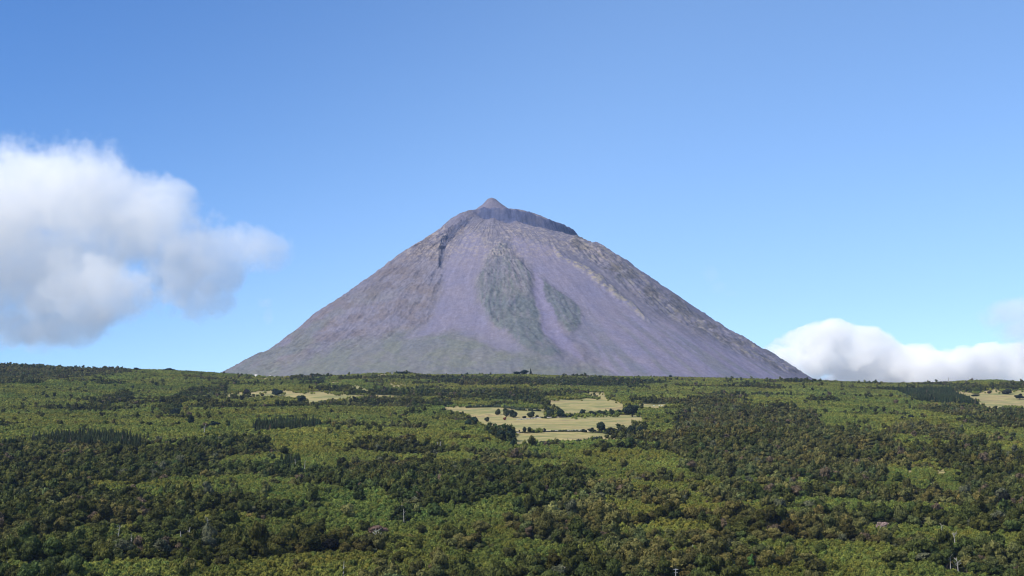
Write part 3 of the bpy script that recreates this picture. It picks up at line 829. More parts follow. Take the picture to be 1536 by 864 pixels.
# ------------------------------------------------------------------ plants one can point at
# kind, px, py foot, width px, height px, tint, shape variants, label
PLANTS = [
    ('tree', 163, 823, 17, 9, (.30, .27, .06), 'bright yellow-green tree top among the dark trees at lower left'),
    ('tree', 183, 825, 14, 10, (.20, .15, .11), 'rust-brown rounded tree top right of the yellow-green one'),
    ('sapling', 1127, 850, 12, 20, (.10, .19, .045), 'bright green young tree beside the pale clearing at the bottom edge'),
    ('tree', 567, 803, 30, 14, (.16, .105, .08), 'dry brown crown of twigs around the broad dead tree'),
    ('tree', 1324, 793, 20, 9, (.26, .19, .16), 'pinkish dry tree top above two white trunks on the right slope'),
    ('tree', 984, 838, 12, 9, (.24, .16, .11), 'reddish dry tree top in the wood left of the utility pole'),
    ('tree', 603, 766, 12, 8, (.20, .17, .12), 'straw-coloured tree top at the top of the thin grey dead tree'),
    # around the meadows
    ('tree', 711, 641, 15, 17, (.022, .040, .020), 'dark round tree at the left edge of the golden meadows'),
    ('tree', 702, 641, 14, 12, (.026, .044, .022), 'lower dark tree leaning on the left side of the dark round meadow tree'),
    ('tree', 766, 662, 18, 26, (.020, .034, .020), 'tallest dark tree at the left end of the lowest meadow'),
    ('tree', 752, 661, 20, 18, (.026, .042, .022), 'dark bushy tree left of the tallest tree by the lowest meadow'),
    ('tree', 770, 672, 10, 14, (.022, .038, .022), 'narrow dark tree at the lower left corner of the lowest meadow'),
    ('tree', 738, 655, 16, 12, (.030, .048, .022), 'low dark tree above the scrub left of the lowest meadow'),
    ('bush', 747, 622, 9, 8, (.040, .048, .026), 'small round bush at the left end of the upper meadow shrub row'),
    ('bush', 760, 625, 13, 12, (.055, .066, .030), 'olive bush in the middle of the upper meadow shrub row'),
    ('bush', 770, 626, 14, 10, (.030, .042, .026), 'dark wide bush right of the olive bush in the upper meadow'),
    ('bush', 796, 626, 14, 8, (.045, .058, .028), 'rounded bush by the track between the upper meadows'),
    ('bush', 806, 626, 6, 3.5, (.030, .036, .022), 'tiny dark bush at the right end of the pale track'),
    ('bush', 786, 627, 8, 3, (.030, .036, .022), 'flat dark bush at the left of the pale track'),
    ('tree', 825, 625, 16, 17, (.036, .050, .026), 'grey-green pointed tree where the three upper meadows meet'),
    ('tree', 841, 626, 14, 14, (.026, .042, .024), 'dark tree just right of the pointed tree between meadows'),
    ('bush', 857, 625, 9, 4, (.028, .038, .022), 'low bush in the hedge right of the dark meadow tree'),
    ('tree', 874, 624, 11, 11, (.026, .040, .024), 'small rounded tree in the hedge under the top meadow'),
    ('bush', 888, 623, 14, 6, (.028, .040, .022), 'hedge bush right of the small rounded hedge tree'),
    ('bush', 902, 622, 15, 6, (.034, .046, .024), 'wide hedge bush in the middle of the hedge under the top meadow'),
    ('bush', 918, 622, 9, 8, (.034, .048, .024), 'pointed hedge bush near the right end of the top meadow'),
    ('bush', 929, 621, 12, 6, (.030, .042, .024), 'last low hedge bush before the big dark meadow tree'),
    ('tree', 948, 625, 26, 19, (.022, .032, .020), 'big broad dark tree at the right end of the meadow hedge'),
    ('tree', 938, 622, 12, 12, (.028, .040, .022), 'smaller dark tree touching the left of the big broad meadow tree'),
    ('bush', 730, 632, 9, 6, (.040, .050, .028), 'lone small bush in the left part of the middle meadow'),
    ('bush', 757, 630, 6, 4, (.18, .07, .05), 'tiny rust-red bush beside the middle meadow shrub row'),
    ('tree', 787, 650, 7, 10, (.024, .034, .022), 'left small tree of the pair on the wall above the lowest meadow'),
    ('tree', 794, 649, 8, 9, (.028, .038, .024), 'right small tree of the pair on the wall above the lowest meadow'),
    ('bush', 801, 649, 5, 3.5, (.030, .036, .024), 'tiny bush right of the small tree pair by the wall'),
    ('bush', 806, 648, 4, 5, (.034, .042, .026), 'narrow bush on the wall above the lowest meadow'),
    ('bush', 817, 647, 5, 4.5, (.030, .036, .024), 'small pointed bush on the wall above the lowest meadow'),
    ('bush', 848, 647, 6, 2.5, (.030, .036, .024), 'flat small bush near the middle of the lower wall'),
    ('bush', 779, 648, 3, 3, (.030, .036, .024), 'very small bush alone at the left end of the lower wall'),
    ('tree', 902, 649, 16, 16, (.026, .038, .022), 'dark peaked tree at the right side of the lower meadows'),
    ('tree', 888, 648, 14, 8, (.032, .044, .024), 'low tree left of the dark peaked tree by the lower meadows'),
    ('tree', 916, 652, 18, 12, (.030, .040, .024), 'wide tree right of the dark peaked tree by the lower meadows'),
    ('tree', 932, 654, 14, 14, (.032, .040, .028), 'greyish tree between the wide tree and the tall meadow corner trees'),
    ('tree', 947, 656, 16, 19, (.024, .036, .022), 'tall dark tree at the right corner of the middle meadow'),
    ('tree', 961, 656, 13, 17, (.020, .030, .022), 'dark upright tree rightmost at the corner of the middle meadow'),
    ('bush', 876, 648, 10, 4, (.032, .040, .024), 'low bush at the left end of the tree row by the lower meadows'),
    ('bush', 786, 671, 11, 7, (.034, .044, .026), 'round bush on the lower edge of the lowest meadow at left'),
    ('bush', 800, 669, 12, 6, (.038, .048, .026), 'olive bush second on the lower edge of the lowest meadow'),
    ('bush', 812, 667, 9, 5, (.034, .044, .026), 'olive bush third on the lower edge of the lowest meadow'),
    ('bush', 822, 666, 7, 5, (.026, .034, .022), 'dark bush left of the notch on the lower meadow edge'),
    ('bush', 836, 665, 14, 6, (.034, .042, .026), 'wide low bush right of the notch on the lower meadow edge'),
    ('bush', 370, 592, 11, 8, (.034, .034, .030), 'dark round bush in the left tan field'),
    ('bush', 416, 593, 20, 9, (.026, .040, .026), 'wide dark bush in the middle of the left tan field'),
    ('tree', 452, 606, 18, 14, (.026, .042, .026), 'dark tree at the tip of the green scrub by the left tan field'),
    ('bush', 480, 573, 12, 7, (.024, .036, .024), 'dark bush on the upper left field edge'),
    ('tree', 320, 642, 20, 13, (.018, .030, .018), 'dark wide tree clump crown on the upper left slope'),
    ('tree', 286, 638, 11, 17, (.018, .030, .018), 'dark narrow tree left of the pale dead trunk on the upper left slope'),
    ('tree', 263, 625, 20, 13, (.020, .032, .020), 'dark broad tree at the foot of the upper left wooded strip'),
    ('bush', 1484, 590, 7, 4, (.07, .055, .04), 'small brown bush in the right-hand tan field'),
    ('bush', 1511, 591, 16, 7, (.034, .040, .026), 'dark bush at the top edge of the right-hand tan field'),
    ('tree', 1530, 599, 16, 10, (.026, .036, .024), 'dark tree in the right-hand tan field at the photo edge'),
    ('bush', 1464, 594, 14, 3, (.040, .048, .026), 'flat dark bush in the left part of the right-hand tan field'),
    # on the skyline
    ('conifer', 796, 562, 6, 13, (.020, .032, .020), 'tallest pointed conifer of the skyline clump below the summit'),
    ('tree', 786, 562, 14, 9, (.022, .034, .022), 'dark tree left of the pointed conifer on the skyline below the summit'),
    ('tree', 776, 563, 14, 6, (.024, .036, .022), 'low dark tree at the left end of the skyline clump below the summit'),
    ('tree', 701, 563, 6, 6, (.024, .036, .022), 'small dark tree alone on the skyline left of the clump'),
    ('tree', 205, 556, 16, 5, (.024, .036, .020), 'dark tree on the left skyline, larger of two'),
    ('tree', 253, 557, 20, 5, (.024, .036, .020), 'wide dark tree on the left skyline nearer the mountain foot'),
    ('tree', 602, 562, 26, 5, (.026, .040, .024), 'wide dark tree on the skyline hump left of the summit'),
    ('tree', 1006, 567, 6, 5, (.026, .040, .024), 'small dark tree on the skyline right of the summit'),
    ('tree', 1355, 575, 7, 5, (.026, .040, .024), 'small dark tree on the right skyline under the white cloud'),
    ('tree', 1367, 630, 11, 9, (.024, .034, .026), 'right-hand dark tree of two in the right slope scrub'),
    ('tree', 1354, 631, 10, 7, (.026, .036, .026), 'left-hand dark tree of two in the right slope scrub'),
]
for i, (kind, px, pb, wpx, hpx, tn, lab) in enumerate(PLANTS):
    x, y, z = unproject(px, pb + (.5 if pb < 700 else 9), 860)
    f = y * cp + z * sp
    rad = wpx / 2 * f / FPX; hh = hpx * f / FPX * 1.05
    if kind == 'conifer':
        me = CONN[i % 3]; sc3 = (rad / .6, rad / .6, hh / 3.5)
    elif kind == 'tree':
        me = NEAR[[0, 2, 5, 8, 3][i % 5]]; mh = {3: 2.1}.get([0, 2, 5, 8, 3][i % 5], 1.62); sc3 = (rad, rad, hh / mh)
    elif kind == 'sapling':
        me = NEAR[3]; sc3 = (rad, rad, hh / 2.1)
    else:
        me = NEAR[9]; sc3 = (rad, rad, hh / 1.05)
    if pb > 700:
        hh = elev(y, pb - hpx) - z; me = NEAR[[1, 4, 7][i % 3]] if kind == 'tree' else me
        sc3 = (rad, rad, hh / (1.35 if kind == 'tree' else 2.1))
    z0 = z - (0.0 if pb > 700 else 0.15 * hh if kind != 'bush' else 0.1 * hh)
    nm, ct = {'tree': ('tree', 'tree'), 'bush': ('bush', 'bush'), 'conifer': ('conifer_tree', 'conifer'), 'sapling': ('young_tree', 'young tree')}[kind]
    tree(nm, me, TRUNK[i % 5], (x, y, z0), random.uniform(0, 6.28), sc3, tn, lab, ct, None, 'foliage' if kind == 'bush' else 'crown')
    KEEP_CLEAR.append((x, y, rad * .75))
    if pb > 700:
        KEEP_CLEAR.append((x, y - 9, rad * 1.1)); KEEP_CLEAR.append((x, y, rad)); lm.append((px, pb - hpx / 2, lab, x, y))

# field walls of dark lava stone with pale lichen
m_wall, n, l, b = new_mat('dry_stone', 0.95)
tc = n.new('ShaderNodeTexCoord'); nz = noise(n, l, tc.outputs['Object'], 0.9, 5, .7)
l.new(ramp(n, l, nz.outputs[0], [(0.35, (.10, .09, .085)), (0.6, (.42, .38, .32))]).outputs[0], b.inputs['Base Color'])
def stone_wall(line, h, lab):
    P = []
    for (x1, y1), (x2, y2) in zip(line[:-1], line[1:]):
        k = max(int(abs(x2 - x1) / 1.2), 1)
        for q in range(k): P.append((x1 + (x2 - x1) * q / k, y1 + (y2 - y1) * q / k))
    P = [unproject(*p) for p in P]
    V = []; F = []; w = .9
    for i, (x, y, z) in enumerate(P):
        hh = h * random.uniform(.75, 1.15)
        V += [(x, y - w, z - .5), (x, y - w * .6, z + hh), (x, y + w * .6, z + hh), (x, y + w, z - .5)]
        if i:
            a = 4 * (i - 1); c = 4 * i
            F += [[a, c, c + 1, a + 1], [a + 1, c + 1, c + 2, a + 2], [a + 2, c + 2, c + 3, a + 3]]
    add('stone_wall', mesh_from('stone_wall', V, quads=F), m_wall, label=lab, cat='stone wall', group='dry stone field walls')
stone_wall([(775, 630), (790, 629), (806, 627.5), (855, 625.5)], 1.6, 'pale dry stone wall under the upper meadow shrub row')
stone_wall([(772, 650), (816, 647.5), (868, 646), (890, 648)], 1.3, 'low dark stone wall between the middle and the lowest meadow')

def hedge(line, h, w, lab):
    P = [unproject(*p) for p in line]
    g = np.random.default_rng(int(line[0][0])); t = Tri()
    x0, y0, z0 = P[0]
    for (xa, ya, za), (xb, yb, zb_) in zip(P[:-1], P[1:]):
        k = max(int(math.hypot(xb - xa, yb - ya) / (w * .9)), 1)
        for q in range(k):
            u = (q + g.uniform(.2, .8)) / k
            if g.uniform() < .12: continue
            x = xa + (xb - xa) * u; y = ya + (yb - ya) * u + g.normal() * .6; z = float(terrain(x, y))
            hh = h * g.uniform(.45, 1.3); ww = w * g.uniform(.6, 1.2)
            c = np.array([x - x0, y - y0, z - z0 + hh * .4]); rad = np.array([ww, ww * .8, hh * .62])
            v, f = ico(1); var = g.uniform(.2, .7)
            t.add(v * rad * (1 + g.uniform(-.2, .2, (len(v), 1))) + c, f, var)
    o = add('hedge', t.mesh('hedge', M_LEAF), None, label=lab, cat='hedge', group='hedges between the golden meadows')
    o.location = (x0, y0, z0); o['tint'] = (.034, .044, .024)
hedge([(848, 623), (870, 622.5), (900, 621), (936, 619)], 4.2, 2.6, 'dark hedge under the topmost golden meadow')
hedge([(808, 627.5), (830, 626.5), (850, 625)], 2.6, 2.0, 'short low hedge continuing the pale stone wall to the right')
hedge([(774, 650), (800, 649), (830, 648), (870, 648), (905, 650), (931, 655)], 2.6, 2.0, 'low thin hedge above the lowest golden meadow')
hedge([(776, 671), (800, 669), (842, 666), (873, 664), (900, 660)], 4.6, 3.2, 'bushy hedge along the lower edge of the lowest golden meadow')
hedge([(700, 612), (740, 611), (780, 616), (812, 617)], 5.5, 3.4, 'dark hedge along the upper edge of the left golden meadow')

# a white farmhouse and sheds on the crest, far away
m_white, n, l, b = new_mat('whitewash', 0.8); b.inputs['Base Color'].default_value = (.75, .74, .70, 1)
tc = n.new('ShaderNodeTexCoord'); nz = noise(n, l, tc.outputs['Object'], .8, 4)
l.new(ramp(n, l, nz.outputs[0], [(0.2, (.66, .64, .60)), (0.7, (.82, .81, .78))]).outputs[0], b.inputs['Base Color'])
m_roof, n, l, b = new_mat('pale_roof', 0.8)
tc = n.new('ShaderNodeTexCoord'); wv = n.new('ShaderNodeTexWave'); wv.inputs['Scale'].default_value = 3; l.new(tc.outputs['Object'], wv.inputs['Vector'])
l.new(ramp(n, l, wv.outputs[0], [(0.2, (.45, .40, .36)), (0.8, (.60, .56, .52))]).outputs[0], b.inputs['Base Color'])
m_open, n, l, b = new_mat('dark_opening', 0.4); b.inputs['Base Color'].default_value = (.03, .03, .035, 1)
def box(x0, x1, y0, y1, z0, z1):
    v = [(x, y, z) for z in (z0, z1) for x, y in ((x0, y0), (x1, y0), (x1, y1), (x0, y1))]
    return v, [[0, 3, 2, 1], [4, 5, 6, 7], [0, 1, 5, 4], [1, 2, 6, 5], [2, 3, 7, 6], [3, 0, 4, 7]]
def house(px, pb, w, d, h, rh, name, lab, cat):
    x, y, z = unproject(px, pb)
    e = bpy.data.objects.new(name, None); COL.objects.link(e); e.location = (x, y, z + .3); e['label'] = lab; e['category'] = cat
    v, f = box(-w / 2, w / 2, -d / 2, d / 2, -2, h)
    add('wall', mesh_from('wall', v, quads=f), m_white, parent=e)
    o = .4
    V = [(-w / 2 - o, -d / 2 - o, h), (w / 2 + o, -d / 2 - o, h), (w / 2 + o, d / 2 + o, h), (-w / 2 - o, d / 2 + o, h), (-w / 2 - o, 0, h + rh), (w / 2 + o, 0, h + rh)]
    me = bpy.data.meshes.new('roof'); me.from_pydata(V, [], [(0, 1, 5, 4), (2, 3, 4, 5), (0, 4, 3), (1, 2, 5), (0, 3, 2, 1)]); me.update()
    add('roof', me, m_roof, parent=e)
    v, f = box(-.5, .5, -d / 2 - .06, -d / 2 - .01, 0, 2.1); add('door', mesh_from('door', v, quads=f), m_open, parent=e)
    for s in ((-1, 1) if w > 5 else (1,)):
        v, f = box(s * w * .3 - .5, s * w * .3 + .5, -d / 2 - .06, -d / 2 - .01, 1, 2.1)
        add('window', mesh_from('window', v, quads=f), m_open, parent=e)
house(384, 564, 8, 6, 4.2, 2.0, 'farmhouse', 'small white farmhouse on the crest left of the mountain foot', 'house')
house(405, 565, 5, 4, 3.2, 1.2, 'farm_shed', 'small white shed right of the farmhouse on the crest', 'shed')
house(413, 566, 4, 4, 3.0, 1.0, 'farm_shed', 'rightmost tiny white shed on the crest field', 'shed')

# white cattle at the top right of the meadows
def cow(px, pb, rot, lab):
    x, y, z = unproject(px, pb)
    T = [tube([(-1.15, 0, 1.12), (-1.0, 0, 1.12), (-.4, 0, 1.05), (.3, 0, 1.06), (.85, 0, 1.15), (1.1, 0, 1.25)], [.12, .36, .44, .43, .36, .2], 9),
         tube([(.95, 0, 1.25), (1.35, 0, 1.4), (1.55, 0, 1.38), (1.85, 0, 1.15)], [.24, .18, .17, .09], 7)]
    for lx in (-.85, .75):
        for ly in (-.22, .22):
            T.append(tube([(lx, ly, .95), (lx + .04, ly, .5), (lx, ly, 0)], [.17, .09, .07], 6))
    T.append(tube([(-1.15, 0, 1.3), (-1.3, 0, .9), (-1.28, 0, .5)], [.05, .03, .05], 5))
    for s in (-1, 1): T.append(tube([(1.5, s * .12, 1.5), (1.46, s * .34, 1.5)], [.06, .02], 5))
    e = add('cow', join_tubes(T, 'cow', m_white), m_white, label=lab, cat='cow', group='white cattle in the small field')
    e.location = (x, y, z); e.rotation_euler = (0, 0, rot); e.scale = (1.15,) * 3
cow(981, 609, .2, 'white cow at the left of the small bright field')
cow(989, 609, 3.0, 'white cow in the middle of the small bright field')
cow(993, 609, -.3, 'white cow at the right of the small bright field')

# ------------------------------------------------------------------ remove what would stand inside those
KC = np.array(KEEP_CLEAR)
def clear(x, y):
    k = np.ones(len(x), bool)
    for a, b_, r_ in KC:
        k &= (x - a) ** 2 + (y - b_) ** 2 > r_ * r_
    return k
k = clear(Bx, By); Bx, By, Bz, Bc, Bpx, Bpy = [q[k] for q in (Bx, By, Bz, Bc, Bpx, Bpy)]
k = clear(Sx, Sy); Sx, Sy, Sz = Sx[k], Sy[k], Sz[k]
k = clear(Cx, Cy); Cx, Cy, Cz, Cpx, Cpy = Cx[k], Cy[k], Cz[k], Cpx[k], Cpy[k]

# ------------------------------------------------------------------ the nearest trees, one by one
nB = len(Bx)
Brad = (2.7 + 5.0 * gT.uniform(0, 1, nB) ** 2.0) * np.where(Bc == 2, .92, 1.0) * np.interp(By, [900, 2500], [1.0, .85])
Bh = gT.uniform(.85, 1.75, nB)
Btint = tints(Bc, Bx, By, gT)
toppx, toppy = project(Bx, By, Bz + Brad * 1.3)
infr = (toppx > -4) & (toppx < 1540) & (toppy < 862)
order = np.argsort(np.where(infr, toppy * -1.0, 1e9))[:285]
near_ids = sorted(order, key=lambda q: Bx[q])

hue_words = [((.030, .046, .018), 'dark green'), ((.045, .058, .020), 'mid green'), ((.062, .058, .024), 'brownish olive'), ((.040, .036, .018), 'deep brown-green'), ((.075, .085, .028), 'light olive'),
             ((.12, .085, .055), 'rusty brown'), ((.085, .105, .07), 'pale grey-green'), ((.020, .032, .014), 'blackish green')]
shape_words = ['round-crowned', 'flat-topped', 'round-crowned', 'tall-crowned', 'flat-topped', 'round-crowned', 'tall-crowned', 'flat-topped', 'round-crowned']
def col_word(t):
    return min(hue_words, key=lambda q: sum(abs(math.log(a / b_)) for a, b_ in zip(q[0], t)))[1]
ORD = ['first', 'second', 'third', 'fourth', 'fifth', 'sixth', 'seventh', 'eighth', 'ninth', 'tenth', 'eleventh', 'twelfth']
zone_names = [(0, 'at the lower left corner'), (110, 'left of the yellow-green tree top'), (200, 'near the slim brownish bare trunk'), (290, 'right of the lower left bare trunks'),
              (400, 'a quarter of the way across'), (480, 'left of the small white trunk'), (560, 'below the broad brown dead tree'), (650, 'left of the bottom centre'),
              (730, 'at the bottom centre'), (800, 'left of the pale bottom-edge dead tree'), (860, 'right of the pale bottom-edge dead tree'), (930, 'left of the utility pole'),
              (1014, 'right of the utility pole'), (1090, 'by the pale clearing and bright young tree'), (1160, 'three quarters of the way across'), (1250, 'right of centre-right scrub'),
              (1340, 'left of the grey dead trees'), (1430, 'right of the grey dead trees'), (1490, 'at the lower right corner')]
def zone_of(px):
    r_ = zone_names[0][1]
    for a, nme in zone_names:
        if px >= a: r_ = nme
    return r_
labs = {}
bykey = {}
for q in near_ids:
    v = int(q * 7 % 9)
    size = 'big' if Brad[q] > 4.9 else ('small' if Brad[q] < 3.8 else 'medium')
    key = (size, col_word(Btint[q]), shape_words[v], zone_of(toppx[q]))
    bykey.setdefault(key, []).append(q)
for key, qs in bykey.items():
    size, cw, sw, zn = key
    if len(qs) == 1:
        labs[qs[0]] = f'{size} {cw} {sw} tree {zn}'
    elif len(qs) == 2:
        qs.sort(key=lambda q: toppy[q])
        labs[qs[0]] = f'{size} {cw} {sw} tree {zn}, higher of two'
        labs[qs[1]] = f'{size} {cw} {sw} tree {zn}, lower of two'
    else:
        qs.sort(key=lambda q: toppx[q])
        for j, q in enumerate(qs):
            labs[q] = f'{size} {cw} {sw} tree {zn}, {ORD[min(j, 11)]} from left'
for q in near_ids:
    v = int(q * 7 % 9)
    rd = Brad[q]
    sc3 = (rd, rd * (0.9 + 0.2 * ((q * 13) % 10) / 10), rd * Bh[q] * .95)
    tree('broadleaf_tree', NEAR[v], TRUNK[q % 5], (Bx[q], By[q], Bz[q] - .3), float(gT.uniform(0, 6.28)), sc3, Btint[q], labs[q], 'tree', 'broadleaf trees along the foot of the picture')

# ------------------------------------------------------------------ the rest as masses
def scatter(name, x, y, z, idx_, scl, tint, meshes, label, cat):
    pts = mesh_from(name, np.stack([x, y, z], 1))
    g = np.random.default_rng(len(x))
    rot = np.stack([g.normal(size=len(x)) * .06, g.normal(size=len(x)) * .06, g.uniform(0, 6.28, len(x))], 1)
    set_attr(pts, 'pick', 'INT', 'POINT', idx_)
    set_attr(pts, 'rot', 'FLOAT_VECTOR', 'POINT', rot)
    set_attr(pts, 'scl', 'FLOAT_VECTOR', 'POINT', scl)
    set_attr(pts, 'tint', 'FLOAT_COLOR', 'POINT', np.concatenate([tint, np.ones((len(x), 1))], 1))
    coll = bpy.data.collections.new(name + '_kinds')
    for i, me in enumerate(meshes):
        o = bpy.data.objects.new('%s_kind_%02d' % (name, i), me); coll.objects.link(o)
    ng = bpy.data.node_groups.new(name + '_nodes', 'GeometryNodeTree')
    ng.interface.new_socket('Geometry', in_out='INPUT', socket_type='NodeSocketGeometry')
    ng.interface.new_socket('Geometry', in_out='OUTPUT', socket_type='NodeSocketGeometry')
    N, L = ng.nodes, ng.links
    gi = N.new('NodeGroupInput'); go = N.new('NodeGroupOutput')
    iop = N.new('GeometryNodeInstanceOnPoints'); ci = N.new('GeometryNodeCollectionInfo')
    ci.inputs['Collection'].default_value = coll
    ci.inputs['Separate Children'].default_value = True
    ci.inputs['Reset Children'].default_value = True
    def na(nm, t):
        q = N.new('GeometryNodeInputNamedAttribute'); q.data_type = t; q.inputs['Name'].default_value = nm
        return q.outputs['Attribute']
    e2r = N.new('FunctionNodeEulerToRotation')
    L.new(na('rot', 'FLOAT_VECTOR'), e2r.inputs[0])
    mtp = N.new('GeometryNodeMeshToPoints')
    L.new(gi.outputs[0], mtp.inputs['Mesh'])
    L.new(mtp.outputs[0], iop.inputs['Points'])
    L.new(ci.outputs[0], iop.inputs['Instance'])
    iop.inputs['Pick Instance'].default_value = True
    L.new(na('pick', 'INT'), iop.inputs['Instance Index'])
    L.new(e2r.outputs[0], iop.inputs['Rotation'])
    L.new(na('scl', 'FLOAT_VECTOR'), iop.inputs['Scale'])
    L.new(iop.outputs[0], go.inputs[0])
    o = add(name, pts, None, kind='stuff', label=label, cat=cat)
    md_ = o.modifiers.new('scatter', 'NODES'); md_.node_group = ng
    return o

rest = np.ones(nB, bool); rest[order] = False
x, y, z, c, rd, hs, tn = Bx[rest], By[rest], Bz[rest], Bc[rest], Brad[rest], Bh[rest], Btint[rest]
nr = len(x)
far = y > 1900
near3 = y < 1150
pick = np.where(far, 9 + 8 + gT.integers(0, 6, nr), np.where(near3, gT.integers(0, 9, nr), 9 + gT.integers(0, 8, nr)))
scatter('woodland', x, y, z - .3, pick, np.stack([rd, rd * gT.uniform(.85, 1.15, nr), rd * hs * .95], 1), tn, NEAR[:9] + MID + FAR,
        'dark green and brownish broadleaf woods covering the hillside behind the nearest trees', 'woodland')
ns = len(Sx)
srad = gT.uniform(2.8, 4.2, ns); tall = gT.uniform(.95, 1.30, ns)
pick = np.where(Sy < 1900, gT.integers(0, 5, ns), 5 + gT.integers(0, 5, ns))
scatter('shrubland', Sx, Sy, Sz - .3, pick, np.stack([srad, srad, srad * tall * 1.25], 1), tints(np.zeros(ns, int), Sx, Sy, gT), SHN + SHF,
        'bright green evergreen scrub covering the open parts of the hillside', 'shrubland')
nc = len(Cx)
crad = gT.uniform(3.6, 5.4, nc)
scatter('conifer_wood', Cx, Cy, Cz - .3, np.where(Cy < 1900, gT.integers(0, 3, nc), 3 + gT.integers(0, 3, nc)), np.stack([crad, crad, crad * gT.uniform(.65, .95, nc)], 1),
        tints(np.full(nc, 3), Cx, Cy, gT), CONN + CONF, 'dark blue-green conifer plantations in blocks on the hillside', 'conifer wood')
print('TREES', len(near_ids), nr, ns, nc)

# ------------------------------------------------------------------ clouds
def cloud(name, blobs, dist, density, label, wisp=0.5, nscale=1.0, thick=0.8, seed=0, aniso=0.0, edge=1.0, warp=0.5):
    """blobs: (px, py, rx px, ry px) puffs; each is an ellipsoid puff of vapour at its own place"""
    P = []
    g = random.Random(seed)
    for (px, py, rx, ry) in blobs:
        d = dist + g.uniform(-1, 1) * rx * dist / FPX * .35
        z = d * math.tan(PITCH + math.atan((432 - py) / FPX)); f = d * cp + z * sp
        s = f / FPX
        P.append((Vector(((px - 768) * s, d, z)), Vector((rx * s, min(rx, ry) * s * thick * 1.2, ry * s))))
    c0 = sum((p for p, _ in P), Vector()) / len(P)
    v, f = ico(3)
    V = []; F = []; o_ = 0
    for p, r_ in P:
        V.append(v * np.array(r_) * 1.3 + np.array(p - c0)); F.append(f + o_); o_ += len(v)
    me = mesh_from(name, np.concatenate(V), quads=np.concatenate(F))
    m = bpy.data.materials.new(name + '_vapour'); m.use_nodes = True
    n, l = m.node_tree.nodes, m.node_tree.links
    n.clear()
    out = n.new('ShaderNodeOutputMaterial'); pv = n.new('ShaderNodeVolumePrincipled')
    l.new(pv.outputs[0], out.inputs['Volume'])
    pv.inputs['Color'].default_value = (1, .990, .972, 1)
    pv.inputs['Anisotropy'].default_value = aniso
    tc = n.new('ShaderNodeTexCoord')
    # warp
    span = max(r_.x for _, r_ in P)
    nz = n.new('ShaderNodeTexNoise'); nz.inputs['Scale'].default_value = 2.2 / span * nscale; nz.inputs['Detail'].default_value = 6; nz.inputs['Roughness'].default_value = .62
    l.new(tc.outputs['Object'], nz.inputs['Vector'])
    sub = n.new('ShaderNodeVectorMath'); sub.operation = 'SUBTRACT'; sub.inputs[1].default_value = (.5, .5, .5)
    nw = n.new('ShaderNodeTexNoise'); nw.inputs['Scale'].default_value = 1.1 / span * nscale; nw.inputs['Detail'].default_value = 3; nw.inputs['Roughness'].default_value = .55
    l.new(tc.outputs['Object'], nw.inputs['Vector']); l.new(nw.outputs['Color'], sub.inputs[0])
    wv_ = n.new('ShaderNodeVectorMath'); wv_.operation = 'MULTIPLY_ADD'; wv_.inputs[1].default_value = (span * warp,) * 3
    l.new(sub.outputs[0], wv_.inputs[0]); l.new(tc.outputs['Object'], wv_.inputs[2])
    cur = None
    for p, r_ in P:
        mp = n.new('ShaderNodeMapping'); mp.vector_type = 'TEXTURE'
        mp.inputs['Location'].default_value = p - c0; mp.inputs['Scale'].default_value = r_
        l.new(wv_.outputs[0], mp.inputs['Vector'])
        ln = n.new('ShaderNodeVectorMath'); ln.operation = 'LENGTH'; l.new(mp.outputs[0], ln.inputs[0])
        if cur is None: cur = ln.outputs['Value']
        else:
            mi = n.new('ShaderNodeMath'); mi.operation = 'SMOOTH_MIN'; mi.inputs[2].default_value = 0.15
            l.new(cur, mi.inputs[0]); l.new(ln.outputs['Value'], mi.inputs[1]); cur = mi.outputs[0]
    # field = 1 - length + noise
    a = n.new('ShaderNodeMath'); a.operation = 'MULTIPLY_ADD'; a.inputs[1].default_value = wisp * 2; a.inputs[2].default_value = 1 - wisp + .08
    l.new(nz.outputs[0], a.inputs[0])
    s_ = n.new('ShaderNodeMath'); s_.operation = 'SUBTRACT'; l.new(a.outputs[0], s_.inputs[0]); l.new(cur, s_.inputs[1])
    mr = n.new('ShaderNodeMapRange'); mr.interpolation_type = 'SMOOTHSTEP'
    mr.inputs['From Min'].default_value = 0.0; mr.inputs['From Max'].default_value = .35 * edge
    mr.inputs['To Max'].default_value = density
    l.new(s_.outputs[0], mr.inputs['Value']); l.new(mr.outputs[0], pv.inputs['Density'])
    m.cycles.volume_step_rate = 0.22
    o = add(name, me, m, label=label, cat='cloud'); o.location = c0
    rm = o.modifiers.new('skin', 'REMESH'); rm.mode = 'VOXEL'; rm.voxel_size = span / 9
    return o
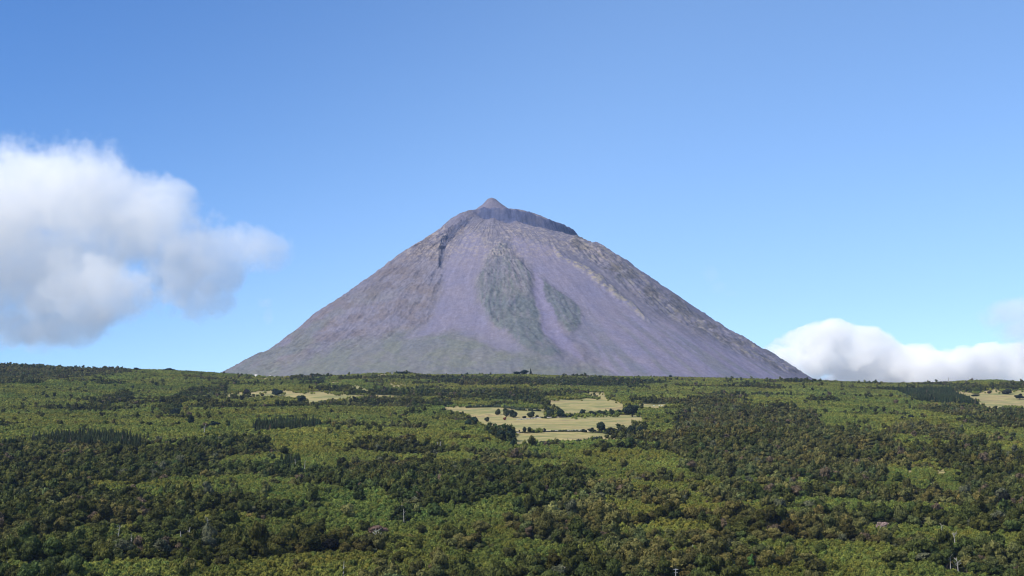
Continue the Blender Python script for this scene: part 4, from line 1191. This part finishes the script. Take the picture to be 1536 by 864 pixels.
cloud('cloud', [(-40, 330, 130, 110), (45, 290, 95, 82), (120, 300, 90, 85), (60, 400, 110, 80), (185, 340, 80, 70), (130, 440, 110, 60), (235, 330, 60, 60), (262, 395, 54, 58),
                (300, 380, 65, 55), (285, 430, 50, 42), (330, 420, 38, 42), (395, 372, 42, 34), (75, 480, 110, 42), (-30, 440, 60, 60), (150, 470, 60, 30), (60, 500, 110, 30), (285, 450, 40, 34), (140, 380, 62, 56), (350, 375, 48, 38), (320, 455, 40, 26), (205, 285, 50, 35), (255, 290, 36, 28)],
      17500, .0019, 'large soft white cloud left of the mountain', wisp=.76, seed=3, edge=1.1, nscale=1.9)
cloud('cloud', [(1185, 550, 50, 26), (1190, 508, 24, 17), (1160, 528, 24, 12), (1242, 520, 50, 36), (1300, 530, 60, 36), (1350, 545, 60, 36), (1400, 560, 50, 28), (1440, 552, 50, 28), (1490, 548, 50, 32), (1545, 550, 50, 40),
                (1330, 585, 200, 40)], 19500, .0065, 'bright white cumulus bank low behind the right end of the ridge', wisp=.50, seed=5, edge=.55, nscale=2.0)
cloud('cloud', [(1530, 472, 62, 26), (1560, 495, 70, 30), (1570, 520, 50, 34)], 16500, .0028, 'thin greyish cloud cut by the right edge above the white bank', wisp=.35, seed=9, edge=1.4)

cloud('cloud', [(398, 455, 14, 10), (403, 475, 9, 16)], 15500, .0010, 'tiny grey wisp of cloud between the large cloud and the mountain', wisp=.6, seed=12, edge=1.6)
cloud('cloud', [(1066, 412, 15, 16), (1078, 430, 16, 12), (1098, 440, 16, 8)], 15800, .0005, 'very faint white wisp right of the mountain, high above the cumulus bank', wisp=.6, seed=14, edge=1.8)

# ------------------------------------------------------------------ haze
v, f = box(-9600, 9600, -900, 14200, -330, 2300)
hz = mesh_from('haze', v, quads=f)
m = bpy.data.materials.new('haze_air'); m.use_nodes = True
n, l = m.node_tree.nodes, m.node_tree.links
n.clear()
out = n.new('ShaderNodeOutputMaterial'); pv = n.new('ShaderNodeVolumePrincipled')
pv.inputs['Color'].default_value = (.42, .58, 1.0, 1)
pv.inputs['Density'].default_value = 1.4e-5
pv.inputs['Anisotropy'].default_value = 0.0
l.new(pv.outputs[0], out.inputs['Volume'])
add('haze', hz, m, kind='stuff')
